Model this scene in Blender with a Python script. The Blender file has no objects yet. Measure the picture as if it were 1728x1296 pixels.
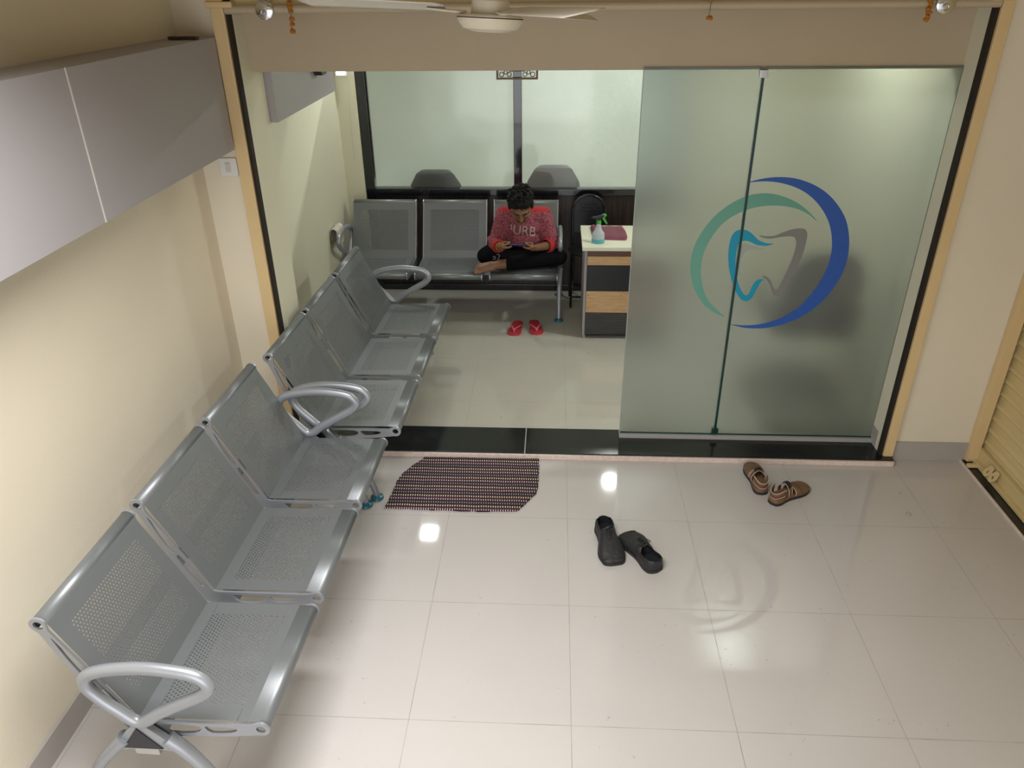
import bpy, bmesh, math, random
from mathutils import Vector, Matrix, Euler
from mathutils.geometry import tessellate_polygon
from mathutils.bvhtree import BVHTree
random.seed(7)
S = bpy.context.scene
COL = S.collection
PI = math.pi

# ------------------------------------------------------------------ camera, world, lights, exposure
cd = bpy.data.cameras.new('camera'); cam = bpy.data.objects.new('camera', cd); COL.objects.link(cam)
cam.location = (-0.09439, -3.07139, 2.43990)
cam.rotation_euler = (1.07274985, 0.01050283, 0.05185080)
cd.sensor_width = 36.0; cd.lens = 1291.47 / 1728 * 36.0; cd.clip_start = 0.05
S.camera = cam
S.view_settings.view_transform = 'Standard'; S.view_settings.look = 'None'
S.view_settings.gamma = 1.0; S.view_settings.use_curve_mapping = False
S.view_settings.exposure = 0.0
w = bpy.data.worlds.new('world'); S.world = w; w.use_nodes = True
w.node_tree.nodes['Background'].inputs[0].default_value = (0.80, 0.88, 1.0, 1)
w.node_tree.nodes['Background'].inputs[1].default_value = 1.0
S.cycles.use_denoising = True
S.cycles.max_bounces = 10; S.cycles.transmission_bounces = 10; S.cycles.transparent_max_bounces = 16
S.cycles.sample_clamp_indirect = 6.0

def area(name, loc, rot, sx, sy, power, color):
    l = bpy.data.lights.new(name, 'AREA'); l.shape = 'RECTANGLE'; l.size = sx; l.size_y = sy
    l.energy = power; l.color = color
    o = bpy.data.objects.new(name, l); COL.objects.link(o); o.location = loc; o.rotation_euler = rot
    return o
# daylight coming in through the open shop front behind and below the stair the photo is taken from
area('daylight_entrance', (-0.65, -4.9, 1.07), (math.radians(90), 0, 0), 2.4, 2.05, 40, (1.0, 0.98, 0.95))
# shop lamp on the stair soffit overhead, shining down on the tiles and the lower walls
area('stair_lamp', (-0.75, -1.75, 2.62), (0, 0, 0), 1.2, 1.0, 52, (1.0, 0.99, 0.975)).data.spread = math.radians(140)

# ------------------------------------------------------------------ materials
def mat(name, col, rough=0.5, metal=0.0, noise=0.0, nscale=8.0, bump=0.0, bscale=60.0, coat=0.0, **kw):
    m = bpy.data.materials.new(name); m.use_nodes = True
    nt = m.node_tree; b = nt.nodes['Principled BSDF']
    b.inputs['Base Color'].default_value = (*col, 1)
    b.inputs['Roughness'].default_value = rough; b.inputs['Metallic'].default_value = metal
    b.inputs['Coat Weight'].default_value = coat
    for k, v in kw.items(): b.inputs[k.replace('_', ' ')].default_value = v
    tc = nt.nodes.new('ShaderNodeTexCoord')
    if noise > 0:
        n = nt.nodes.new('ShaderNodeTexNoise'); n.inputs['Scale'].default_value = nscale; n.inputs['Detail'].default_value = 4
        nt.links.new(tc.outputs['Object'], n.inputs['Vector'])
        mx = nt.nodes.new('ShaderNodeMix'); mx.data_type = 'RGBA'
        mx.inputs['A'].default_value = (*[c * (1 - noise) for c in col], 1)
        mx.inputs['B'].default_value = (*[min(1, c * (1 + noise)) for c in col], 1)
        nt.links.new(n.outputs['Fac'], mx.inputs['Factor']); nt.links.new(mx.outputs['Result'], b.inputs['Base Color'])
    if bump > 0:
        n2 = nt.nodes.new('ShaderNodeTexNoise'); n2.inputs['Scale'].default_value = bscale; n2.inputs['Detail'].default_value = 3
        nt.links.new(tc.outputs['Object'], n2.inputs['Vector'])
        bp = nt.nodes.new('ShaderNodeBump'); bp.inputs['Strength'].default_value = bump; bp.inputs['Distance'].default_value = 0.01
        nt.links.new(n2.outputs['Fac'], bp.inputs['Height']); nt.links.new(bp.outputs['Normal'], b.inputs['Normal'])
    return m

def N(nt, t, **kw):
    n = nt.nodes.new(t)
    for k, v in kw.items(): setattr(n, k, v)
    return n
def MATH(nt, op, a, b=None, c=None):
    n = nt.nodes.new('ShaderNodeMath'); n.operation = op
    for i, v in enumerate((a, b, c)):
        if v is None: continue
        if isinstance(v, (int, float)): n.inputs[i].default_value = v
        else: nt.links.new(v, n.inputs[i])
    return n.outputs[0]
def MIX(nt, f, a, b):
    n = nt.nodes.new('ShaderNodeMix'); n.data_type = 'RGBA'
    for nm, v in (('Factor', f), ('A', a), ('B', b)):
        if isinstance(v, tuple): n.inputs[nm].default_value = (*v, 1)
        elif isinstance(v, (int, float)): n.inputs[nm].default_value = v
        else: nt.links.new(v, n.inputs[nm])
    return n.outputs['Result']

def tile_mat(name, col, offy, grout=(0.20, 0.17, 0.14)):
    m = bpy.data.materials.new(name); m.use_nodes = True; nt = m.node_tree; b = nt.nodes['Principled BSDF']
    tc = N(nt, 'ShaderNodeTexCoord'); sp = N(nt, 'ShaderNodeSeparateXYZ'); nt.links.new(tc.outputs['Object'], sp.inputs[0])
    fs = []; ids = []
    for out, off in ((sp.outputs[0], 0.0), (sp.outputs[1], offy)):
        v = MATH(nt, 'DIVIDE', MATH(nt, 'ADD', out, 60.0 - off), 0.6)
        ids.append(MATH(nt, 'FLOOR', v))
        fr = MATH(nt, 'FRACT', v)
        d = MATH(nt, 'MINIMUM', fr, MATH(nt, 'SUBTRACT', 1.0, fr))
        fs.append(MATH(nt, 'LESS_THAN', d, 0.0021))
    g = MATH(nt, 'MAXIMUM', fs[0], fs[1])
    n1 = N(nt, 'ShaderNodeTexNoise'); n1.inputs['Scale'].default_value = 260; nt.links.new(tc.outputs['Object'], n1.inputs['Vector'])
    n2 = N(nt, 'ShaderNodeTexNoise'); n2.inputs['Scale'].default_value = 2.2; n2.inputs['Detail'].default_value = 3; nt.links.new(tc.outputs['Object'], n2.inputs['Vector'])
    f = MATH(nt, 'ADD', MATH(nt, 'MULTIPLY', n1.outputs['Fac'], 0.5), MATH(nt, 'MULTIPLY', n2.outputs['Fac'], 0.5))
    c = MIX(nt, f, tuple(x * 0.90 for x in col), tuple(min(1, x * 1.1) for x in col))
    # scuffs and shoe dirt: sparse dark flecks
    n3 = N(nt, 'ShaderNodeTexNoise'); n3.inputs['Scale'].default_value = 34; n3.inputs['Detail'].default_value = 6; n3.inputs['Roughness'].default_value = .7
    nt.links.new(tc.outputs['Object'], n3.inputs['Vector'])
    n4 = N(nt, 'ShaderNodeTexNoise'); n4.inputs['Scale'].default_value = 3.1; nt.links.new(tc.outputs['Object'], n4.inputs['Vector'])
    fl = MATH(nt, 'MULTIPLY', MATH(nt, 'GREATER_THAN', n3.outputs['Fac'], 0.645), MATH(nt, 'GREATER_THAN', n4.outputs['Fac'], 0.56))
    c = MIX(nt, MATH(nt, 'MULTIPLY', fl, 0.45), c, (0.22, 0.19, 0.16))
    gn = N(nt, 'ShaderNodeTexNoise'); gn.inputs['Scale'].default_value = 5; nt.links.new(tc.outputs['Object'], gn.inputs['Vector'])
    gf = MATH(nt, 'MULTIPLY', g, MATH(nt, 'MULTIPLY', gn.outputs['Fac'], 1.15))
    c = MIX(nt, gf, c, grout)
    nt.links.new(c, b.inputs['Base Color'])
    nt.links.new(MATH(nt, 'ADD', 0.045, MATH(nt, 'MULTIPLY', g, 0.5)), b.inputs['Roughness'])
    b.inputs['IOR'].default_value = 1.55
    return m

def granite_mat():
    m = mat('black_granite', (0.012, 0.014, 0.016), 0.16)
    nt = m.node_tree; b = nt.nodes['Principled BSDF']
    tc = N(nt, 'ShaderNodeTexCoord'); v = N(nt, 'ShaderNodeTexVoronoi'); v.inputs['Scale'].default_value = 190
    nt.links.new(tc.outputs['Object'], v.inputs['Vector'])
    n = N(nt, 'ShaderNodeTexNoise'); n.inputs['Scale'].default_value = 14; n.inputs['Detail'].default_value = 6; nt.links.new(tc.outputs['Object'], n.inputs['Vector'])
    s = MATH(nt, 'MULTIPLY', MATH(nt, 'LESS_THAN', v.outputs['Distance'], 0.16), MATH(nt, 'GREATER_THAN', n.outputs['Fac'], 0.52))
    sp = N(nt, 'ShaderNodeSeparateXYZ'); nt.links.new(tc.outputs['Object'], sp.inputs[0])
    j = MATH(nt, 'LESS_THAN', MATH(nt, 'ABSOLUTE', MATH(nt, 'ADD', sp.outputs[0], 0.235)), 0.0028)
    c = MIX(nt, MATH(nt, 'MULTIPLY', s, 0.5), (0.012, 0.014, 0.016), (0.16, 0.18, 0.18))
    c = MIX(nt, j, c, (0.42, 0.40, 0.38))
    nt.links.new(c, b.inputs['Base Color'])
    return m

def frosted_mat(name, tint, rough, milk=0.3):
    m = bpy.data.materials.new(name); m.use_nodes = True; nt = m.node_tree
    nt.nodes.remove(nt.nodes['Principled BSDF']); out = nt.nodes['Material Output']
    rf = N(nt, 'ShaderNodeBsdfRefraction'); rf.inputs['Roughness'].default_value = rough; rf.inputs['IOR'].default_value = 1.3; rf.inputs['Color'].default_value = (*tint, 1)
    tr = N(nt, 'ShaderNodeBsdfTranslucent'); tr.inputs['Color'].default_value = (*tint, 1)
    df = N(nt, 'ShaderNodeBsdfDiffuse'); df.inputs['Color'].default_value = (*[t * .9 for t in tint], 1)
    a = N(nt, 'ShaderNodeMixShader'); a.inputs[0].default_value = 0.5; nt.links.new(tr.outputs[0], a.inputs[1]); nt.links.new(df.outputs[0], a.inputs[2])
    b = N(nt, 'ShaderNodeMixShader'); b.inputs[0].default_value = milk; nt.links.new(rf.outputs[0], b.inputs[1]); nt.links.new(a.outputs[0], b.inputs[2])
    gl = N(nt, 'ShaderNodeBsdfGlossy'); gl.inputs['Roughness'].default_value = 0.07
    fr = N(nt, 'ShaderNodeFresnel'); fr.inputs['IOR'].default_value = 1.45
    c = N(nt, 'ShaderNodeMixShader'); nt.links.new(fr.outputs[0], c.inputs[0]); nt.links.new(b.outputs[0], c.inputs[1]); nt.links.new(gl.outputs[0], c.inputs[2])
    nt.links.new(c.outputs[0], out.inputs['Surface'])
    return m

def wood_mat(name, c1, c2, scale=(2, 30, 2), rough=0.45):
    m = mat(name, c1, rough); nt = m.node_tree; b = nt.nodes['Principled BSDF']
    tc = N(nt, 'ShaderNodeTexCoord'); mp = N(nt, 'ShaderNodeMapping'); mp.inputs['Scale'].default_value = scale
    nt.links.new(tc.outputs['Object'], mp.inputs[0])
    n = N(nt, 'ShaderNodeTexNoise'); n.inputs['Scale'].default_value = 2.2; n.inputs['Detail'].default_value = 7; n.inputs['Distortion'].default_value = .6
    nt.links.new(mp.outputs[0], n.inputs['Vector'])
    r = N(nt, 'ShaderNodeValToRGB'); r.color_ramp.elements[0].position = .35; r.color_ramp.elements[1].position = .68
    r.color_ramp.elements[0].color = (*c1, 1); r.color_ramp.elements[1].color = (*c2, 1)
    nt.links.new(n.outputs['Fac'], r.inputs[0]); nt.links.new(r.outputs[0], b.inputs['Base Color'])
    return m

def emit_mat(name, col, st):
    m = bpy.data.materials.new(name); m.use_nodes = True; b = m.node_tree.nodes['Principled BSDF']
    b.inputs['Base Color'].default_value = (.8, .8, .8, 1); b.inputs['Emission Color'].default_value = (*col, 1); b.inputs['Emission Strength'].default_value = st
    return m

CREAM = (0.80, 0.73, 0.59)
M = {}
M['wall'] = mat('cream_wall_paint', CREAM, 0.55, noise=.04, nscale=2.5, bump=.06, bscale=90)
M['wall_in'] = mat('pale_wall_paint', (0.80, 0.78, 0.62), 0.5, noise=.03, nscale=3, bump=.05, bscale=90)
M['ochre'] = mat('ochre_gloss_paint', (0.74, 0.55, 0.29), 0.42, noise=.07, nscale=6)
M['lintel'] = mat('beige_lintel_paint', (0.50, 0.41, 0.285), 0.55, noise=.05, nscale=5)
M['ceil'] = mat('ceiling_paint', (0.78, 0.72, 0.58), 0.7)
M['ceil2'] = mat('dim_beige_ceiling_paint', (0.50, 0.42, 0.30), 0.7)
M['floor'] = tile_mat('vitrified_tiles', (0.56, 0.535, 0.52), 0.0)
M['floor_in'] = tile_mat('vitrified_tiles_inside', (0.50, 0.485, 0.43), 0.52)
M['granite'] = granite_mat()
M['rough_edge'] = mat('pale_cement_edge', (0.72, 0.60, 0.54), .8, noise=.25, nscale=40)
M['skirt'] = mat('grey_skirting_tile', (0.42, 0.39, 0.37), .22, noise=.06)
M['sil'] = mat('silver_powder_coat', (0.24, 0.265, 0.29), 0.40, metal=.5, noise=.05, nscale=5, bump=.02, bscale=400)
M['silp'] = mat('perforated_sheet_metal', (0.20, 0.215, 0.225), 0.40, metal=.45, noise=.05, nscale=4)
M['sil2'] = mat('pale_silver_casting', (0.36, 0.38, 0.42), 0.36, metal=.5)
M['chrome'] = mat('chrome', (0.75, 0.77, 0.79), 0.12, metal=1.0)
M['alu'] = mat('brushed_aluminium', (0.55, 0.55, 0.55), 0.3, metal=.9)
M['blk'] = mat('black_plastic', (0.012, 0.013, 0.018), 0.38)
M['teal'] = mat('teal_foot_pad', (0.02, 0.13, 0.19), 0.3)
M['track'] = mat('silver_floor_track', (0.50, 0.49, 0.48), .38, metal=.25)
M['lilac'] = mat('lilac_grey_board', (0.38, 0.36, 0.375), 0.5, noise=.03, nscale=2)
M['seam'] = mat('white_sealant', (0.66, 0.65, 0.62), .6)
M['frame'] = mat('black_frame_paint', (0.006, 0.008, 0.013), 0.16, coat=.5)
M['darkwood'] = wood_mat('dark_laminate', (0.022, 0.015, 0.014), (0.055, 0.036, 0.030), (22, 2, 1.4), .38)
M['oak'] = wood_mat('light_oak_laminate', (0.52, 0.31, 0.15), (0.66, 0.43, 0.23), (3, 2, 40), .4)
M['slate'] = wood_mat('dark_grey_laminate', (0.035, 0.035, 0.038), (0.06, 0.058, 0.06), (3, 2, 40), .4)
M['umber'] = mat('brown_edge_band', (0.15, 0.075, 0.055), .45)
M['whitetop'] = mat('cream_white_laminate', (0.80, 0.80, 0.66), .3, noise=.03, nscale=30)
M['frost'] = frosted_mat('frosted_door_glass', (0.755, 0.79, 0.77), 0.46, .13)
M['frost2'] = frosted_mat('frosted_window_glass', (0.90, 0.93, 0.89), 0.16, .14)
M['gedge'] = mat('dark_green_glass_edge', (0.008, 0.045, 0.04), .2)
M['gap'] = mat('dark_gap', (0.02, 0.013, 0.008), .8)
M['shut'] = mat('yellow_shutter_paint', (0.66, 0.53, 0.27), 0.42, noise=.10, nscale=5, bump=.05, bscale=30)
M['white'] = mat('white_plastic', (0.80, 0.79, 0.76), .3)
M['fan'] = mat('ivory_fan_enamel', (0.72, 0.66, 0.53), .32, noise=.06, nscale=9)
M['blade'] = mat('fan_blade_enamel', (0.68, 0.64, 0.56), .38, noise=.12, nscale=7)
M['rust'] = mat('dried_marigold', (0.42, 0.16, 0.02), .9, noise=.4, nscale=60)
M['brown'] = mat('dark_brown_bracket', (0.06, 0.04, 0.03), .6)
M['blue'] = mat('blue_vinyl', (0.018, 0.095, 0.42), .35)
M['green'] = mat('sea_green_vinyl', (0.13, 0.37, 0.29), .35)
M['cyan'] = mat('cyan_vinyl', (0.0, 0.30, 0.48), .35)
M['grey'] = mat('grey_vinyl', (0.20, 0.21, 0.20), .35)
M['lgrey'] = mat('pale_grey_vinyl', (0.36, 0.40, 0.37), .35)
M['tube'] = emit_mat('lit_panel', (0.93, 1.0, 0.97), 14.0)
M['sign'] = emit_mat('lit_sign', (0.90, 0.92, 1.0), 5.0)
M['skin'] = mat('brown_skin', (0.24, 0.115, 0.062), .48, noise=.08, nscale=20)
M['nail'] = mat('finger_nail', (0.55, 0.38, 0.32), .35)
M['hair'] = mat('black_hair', (0.005, 0.0045, 0.0045), .6, bump=.9, bscale=140, Specular_IOR_Level=.25)
M['red'] = mat('red_knit', (0.46, 0.022, 0.03), .85, bump=.3, bscale=300)
M['pants'] = mat('black_track_fabric', (0.004, 0.004, 0.006), .9, bump=.3, bscale=18, Specular_IOR_Level=.15)
M['print'] = mat('pale_print', (0.52, 0.40, 0.42), .7)
M['print2'] = mat('grey_print', (0.17, 0.17, 0.18), .6)
M['eye'] = mat('eye_white', (0.22, 0.19, 0.17), .3)
M['phone'] = mat('blue_phone_body', (0.012, 0.015, 0.22), .2, coat=.6)
M['screen'] = mat('dark_phone_screen', (0.01, 0.01, 0.015), .08)
M['flip'] = mat('pink_red_rubber', (0.50, 0.045, 0.065), .5)
M['flip2'] = mat('light_red_rubber', (0.62, 0.12, 0.13), .45)
M['leather'] = mat('worn_black_leather', (0.020, 0.020, 0.021), .55, noise=.35, nscale=12, bump=.4, bscale=45)
M['shoein'] = mat('dark_navy_lining', (0.008, 0.010, 0.016), .9)
M['sole'] = mat('black_rubber_sole', (0.02, 0.022, 0.024), .6)
M['tan'] = mat('tan_leather', (0.19, 0.108, 0.055), .6, noise=.2, nscale=25)
M['brn'] = mat('brown_leather', (0.16, 0.075, 0.045), .6, noise=.2, nscale=30)
M['trim'] = mat('pale_stitch_binding', (0.52, 0.42, 0.33), .7)
M['maroon'] = mat('maroon_cloth', (0.19, 0.045, 0.075), .6, noise=.1, nscale=12)
M['bottle'] = mat('translucent_bottle', (0.80, 0.88, 0.93), .22, Transmission_Weight=.45, IOR=1.35)
M['liquid'] = mat('blue_cleaning_liquid', (0.16, 0.55, 0.66), .15, Transmission_Weight=.2, IOR=1.33)
M['lime'] = mat('green_plastic', (0.05, 0.42, 0.04), .3)
M['rag'] = mat('grubby_white_rag', (0.60, 0.56, 0.50), .9, noise=.2, nscale=18, bump=.5, bscale=40)
M['bronze'] = mat('bronze_fretwork', (0.14, 0.085, 0.055), .45)
M['clockface'] = mat('clock_dial', (0.35, 0.42, 0.42), .3)
M['vinyl'] = mat('black_chair_vinyl', (0.016, 0.014, 0.018), .35)
M['leaf'] = mat('dry_petal', (0.60, 0.54, 0.40), .7)

def sweater_mat():
    m = mat('heathered_maroon_knit', (0.22, 0.03, 0.05), .9)
    nt = m.node_tree; b = nt.nodes['Principled BSDF']; tc = N(nt, 'ShaderNodeTexCoord')
    mp = N(nt, 'ShaderNodeMapping'); mp.inputs['Scale'].default_value = (70, 70, 260); nt.links.new(tc.outputs['Object'], mp.inputs[0])
    n = N(nt, 'ShaderNodeTexNoise'); n.inputs['Scale'].default_value = 1; n.inputs['Detail'].default_value = 3; nt.links.new(mp.outputs[0], n.inputs['Vector'])
    r = N(nt, 'ShaderNodeValToRGB'); r.color_ramp.elements[0].position = .4; r.color_ramp.elements[1].position = .62
    r.color_ramp.elements[0].color = (0.15, 0.018, 0.035, 1); r.color_ramp.elements[1].color = (0.44, 0.14, 0.17, 1)
    nt.links.new(n.outputs['Fac'], r.inputs[0]); nt.links.new(r.outputs[0], b.inputs['Base Color'])
    n2 = N(nt, 'ShaderNodeTexNoise'); n2.inputs['Scale'].default_value = 22; nt.links.new(tc.outputs['Object'], n2.inputs['Vector'])
    bp = N(nt, 'ShaderNodeBump'); bp.inputs['Strength'].default_value = .6; bp.inputs['Distance'].default_value = .01
    nt.links.new(n2.outputs['Fac'], bp.inputs['Height']); nt.links.new(bp.outputs[0], b.inputs['Normal'])
    return m
M['sweater'] = sweater_mat()

def mat_mat():
    m = mat('woven_rag_mat', (0.04, 0.015, 0.025), .95)
    nt = m.node_tree; b = nt.nodes['Principled BSDF']; tc = N(nt, 'ShaderNodeTexCoord')
    wn = N(nt, 'ShaderNodeTexNoise'); wn.inputs['Scale'].default_value = 9; nt.links.new(tc.outputs['Object'], wn.inputs['Vector'])
    sp = N(nt, 'ShaderNodeSeparateXYZ'); nt.links.new(tc.outputs['Object'], sp.inputs[0])
    wob = MATH(nt, 'MULTIPLY', MATH(nt, 'SUBTRACT', wn.outputs['Fac'], .5), .010)
    ry = MATH(nt, 'DIVIDE', MATH(nt, 'ADD', MATH(nt, 'ADD', sp.outputs[1], wob), 3.0), 0.0275)
    rid = MATH(nt, 'FLOOR', ry); rf = MATH(nt, 'FRACT', ry)
    cx = MATH(nt, 'DIVIDE', MATH(nt, 'ADD', MATH(nt, 'ADD', sp.outputs[0], MATH(nt, 'MULTIPLY', wob, .5)), MATH(nt, 'MULTIPLY', rid, 0.0028)), 0.0124)
    cf = MATH(nt, 'FRACT', cx)
    dot = MATH(nt, 'MULTIPLY', MATH(nt, 'LESS_THAN', MATH(nt, 'ABSOLUTE', MATH(nt, 'SUBTRACT', rf, .5)), .24),
               MATH(nt, 'LESS_THAN', MATH(nt, 'ABSOLUTE', MATH(nt, 'SUBTRACT', cf, .5)), .19))
    k3 = MATH(nt, 'MODULO', rid, 3.0)
    c1 = MIX(nt, MATH(nt, 'LESS_THAN', k3, .5), (0.62, 0.48, 0.52), (0.34, 0.30, 0.32))
    c1 = MIX(nt, MATH(nt, 'GREATER_THAN', k3, 1.5), c1, (0.78, 0.66, 0.44))
    base = MIX(nt, MATH(nt, 'LESS_THAN', k3, .5), (0.036, 0.010, 0.022), (0.016, 0.008, 0.010))
    nt.links.new(MIX(nt, dot, base, c1), b.inputs['Base Color'])
    h = MATH(nt, 'ABSOLUTE', MATH(nt, 'SINE', MATH(nt, 'MULTIPLY', ry, PI)))
    bp = N(nt, 'ShaderNodeBump'); bp.inputs['Strength'].default_value = .8; bp.inputs['Distance'].default_value = .004
    nt.links.new(h, bp.inputs['Height']); nt.links.new(bp.outputs[0], b.inputs['Normal'])
    return m
M['mat'] = mat_mat()

# ------------------------------------------------------------------ mesh helpers
class MB:
    def __init__(s): s.bm = bmesh.new(); s.wn = False
    def box(s, a, b, bev=0.0, seg=2):
        x0, y0, z0 = [min(p, q) for p, q in zip(a, b)]; x1, y1, z1 = [max(p, q) for p, q in zip(a, b)]
        v = [s.bm.verts.new(c) for c in ((x0, y0, z0), (x1, y0, z0), (x1, y1, z0), (x0, y1, z0), (x0, y0, z1), (x1, y0, z1), (x1, y1, z1), (x0, y1, z1))]
        f = [s.bm.faces.new([v[i] for i in q]) for q in ((0, 3, 2, 1), (4, 5, 6, 7), (0, 1, 5, 4), (1, 2, 6, 5), (2, 3, 7, 6), (3, 0, 4, 7))]
        if bev > 0:
            s.wn = True
            es = list({e for q in f for e in q.edges})
            bmesh.ops.bevel(s.bm, geom=es, offset=bev, segments=seg, profile=.5, affect='EDGES', clamp_overlap=True)
        return s
    def quad(s, *p):
        s.bm.faces.new([s.bm.verts.new(q) for q in p]); return s
    def extrude(s, outer, holes, fn, t):
        """2D outline with holes, extruded by t; fn(u, v, w) -> 3D"""
        polys = [outer] + list(holes)
        tris = tessellate_polygon([[Vector((p[0], p[1], 0)) for p in q] for q in polys])
        flat = [p for q in polys for p in q]
        A = [s.bm.verts.new(fn(p[0], p[1], 0)) for p in flat]; B = [s.bm.verts.new(fn(p[0], p[1], t)) for p in flat]
        for a, b, c in tris:
            for L in ((A, 1), (B, 0)):
                q = [L[0][a], L[0][b], L[0][c]]
                if L[1]: q.reverse()
                try: s.bm.faces.new(q)
                except ValueError: pass
        k = 0
        for q in polys:
            n = len(q)
            for i in range(n):
                j = (i + 1) % n
                try: s.bm.faces.new([A[k + i], A[k + j], B[k + j], B[k + i]])
                except ValueError: pass
            k += n
        return s
    def tube(s, pts, r, closed=False, seg=12, flat=None, cap=True):
        """sweep; r number or list; flat=(up vector, ratio) squashes the section along up"""
        pts = [Vector(p) for p in pts]; n = len(pts)
        rr = r if isinstance(r, (list, tuple)) else [r] * n
        up0 = Vector(flat[0]) if flat else None
        prev = None; rings = []
        for i, p in enumerate(pts):
            a = pts[i - 1] if (i > 0 or closed) else p; b = pts[(i + 1) % n] if (i < n - 1 or closed) else p
            t = (b - a).normalized()
            if up0 is not None: u = up0 - t * up0.dot(t)
            elif prev is None:
                u = Vector((0, 0, 1)) if abs(t.z) < .9 else Vector((1, 0, 0)); u = u - t * u.dot(t)
            else: u = prev - t * prev.dot(t)
            u.normalize(); prev = u; v = t.cross(u)
            k = flat[1] if flat else 1.0
            rings.append([s.bm.verts.new(p + (u * math.cos(2 * PI * j / seg) * k + v * math.sin(2 * PI * j / seg)) * rr[i]) for j in range(seg)])
        m = n if closed else n - 1
        for i in range(m):
            A = rings[i]; B = rings[(i + 1) % n]
            for j in range(seg): s.bm.faces.new([A[j], A[(j + 1) % seg], B[(j + 1) % seg], B[j]])
        if not closed and cap:
            s.bm.faces.new(list(reversed(rings[0]))); s.bm.faces.new(rings[-1])
        return s
    def lathe(s, prof, c=(0, 0, 0), seg=32, M4=None):
        c = Vector(c); rings = []
        for r, z in prof:
            rings.append([s.bm.verts.new(c + Vector((max(r, 1e-5) * math.cos(2 * PI * j / seg), max(r, 1e-5) * math.sin(2 * PI * j / seg), z))) for j in range(seg)])
        for A, B in zip(rings, rings[1:]):
            for j in range(seg): s.bm.faces.new([A[j], A[(j + 1) % seg], B[(j + 1) % seg], B[j]])
        s.bm.faces.new(list(reversed(rings[0]))); s.bm.faces.new(rings[-1])
        if M4: bmesh.ops.transform(s.bm, matrix=M4, verts=[v for q in rings for v in q])
        return s
    def ell(s, c, r, rot=(0, 0, 0), seg=20, M4=None):
        q = bmesh.ops.create_uvsphere(s.bm, u_segments=seg, v_segments=max(6, seg // 2), radius=1.0)
        X = Matrix.Translation(Vector(c)) @ Euler(rot).to_matrix().to_4x4() @ Matrix.Diagonal((*r, 1.0))
        if M4: X = M4 @ X
        bmesh.ops.transform(s.bm, matrix=X, verts=q['verts']); return s
    def cap(s, a, b, r0, r1, seg=14):
        """tapered capsule"""
        a = Vector(a); b = Vector(b); d = b - a; L = d.length
        if L < 1e-6: return s.ell(a, (r0,) * 3)
        Q = d.to_track_quat('Z', 'Y').to_matrix().to_4x4(); T = Matrix.Translation(a) @ Q
        prof = [(r0 * math.sin(t), -r0 * math.cos(t)) for t in [PI / 2 * k / 4 for k in range(5)]] + \
               [(r1 * math.cos(t), L + r1 * math.sin(t)) for t in [PI / 2 * k / 4 for k in range(5)]]
        return s.lathe(prof, seg=seg, M4=T)
    def grid(s, P, closeu=False, closev=False):
        """P[i][j] points"""
        V = [[s.bm.verts.new(p) for p in row] for row in P]; n = len(V); m = len(V[0])
        for i in range(n if closeu else n - 1):
            for j in range(m if closev else m - 1):
                try: s.bm.faces.new([V[i][j], V[(i + 1) % n][j], V[(i + 1) % n][(j + 1) % m], V[i][(j + 1) % m]])
                except ValueError: pass
        return s
    def xf(s, X): bmesh.ops.transform(s.bm, matrix=X, verts=s.bm.verts[:]); return s

def link(name, me, m, parent=None, kind=None, angle=35, sharp=True):
    o = bpy.data.objects.new(name, me); COL.objects.link(o)
    for q in (m if isinstance(m, (list, tuple)) else [m]): me.materials.append(q)
    me.shade_smooth()
    if sharp: me.set_sharp_from_angle(angle=math.radians(angle))
    if parent: o.parent = parent
    if kind: o['kind'] = kind
    return o
def build(name, mb, m, parent=None, kind=None, angle=35, off=None, merge=True):
    bm = mb.bm
    if merge: bmesh.ops.remove_doubles(bm, verts=bm.verts[:], dist=1e-5)
    bmesh.ops.recalc_face_normals(bm, faces=bm.faces[:])
    me = bpy.data.meshes.new(name); bm.to_mesh(me); bm.free()
    if off is not None: me.transform(Matrix.Translation(-Vector(off)))
    o = link(name, me, m, parent, kind, angle)
    if mb.wn:
        md = o.modifiers.new('normals', 'WEIGHTED_NORMAL'); md.keep_sharp = True; md.weight = 100
    return o
def struct(name, mb, m, parent=None, **k): return build(name, mb, m, parent, 'structure' if parent is None else None, **k)
def empty(name, loc, rz=0.0, label=None, cat=None, group=None, kind=None):
    o = bpy.data.objects.new(name, None); COL.objects.link(o); o.location = loc; o.rotation_euler = (0, 0, rz)
    o.empty_display_size = .1
    if kind: o['kind'] = kind
    if label: tag(o, label, cat, group)
    return o
def tag(o, label, cat, group=None):
    o['label'] = label; o['category'] = cat
    if group: o['group'] = group
    return o
def dup(root, loc, rz, label, group=None):
    r = root.copy(); COL.objects.link(r); r.location = loc; r.rotation_euler = (0, 0, rz); r['label'] = label
    if group: r['group'] = group
    for ch in list(root.children):
        c = ch.copy(); COL.objects.link(c); c.parent = r
        for g in ch.children:
            d = g.copy(); COL.objects.link(d); d.parent = c
    return r
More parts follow.
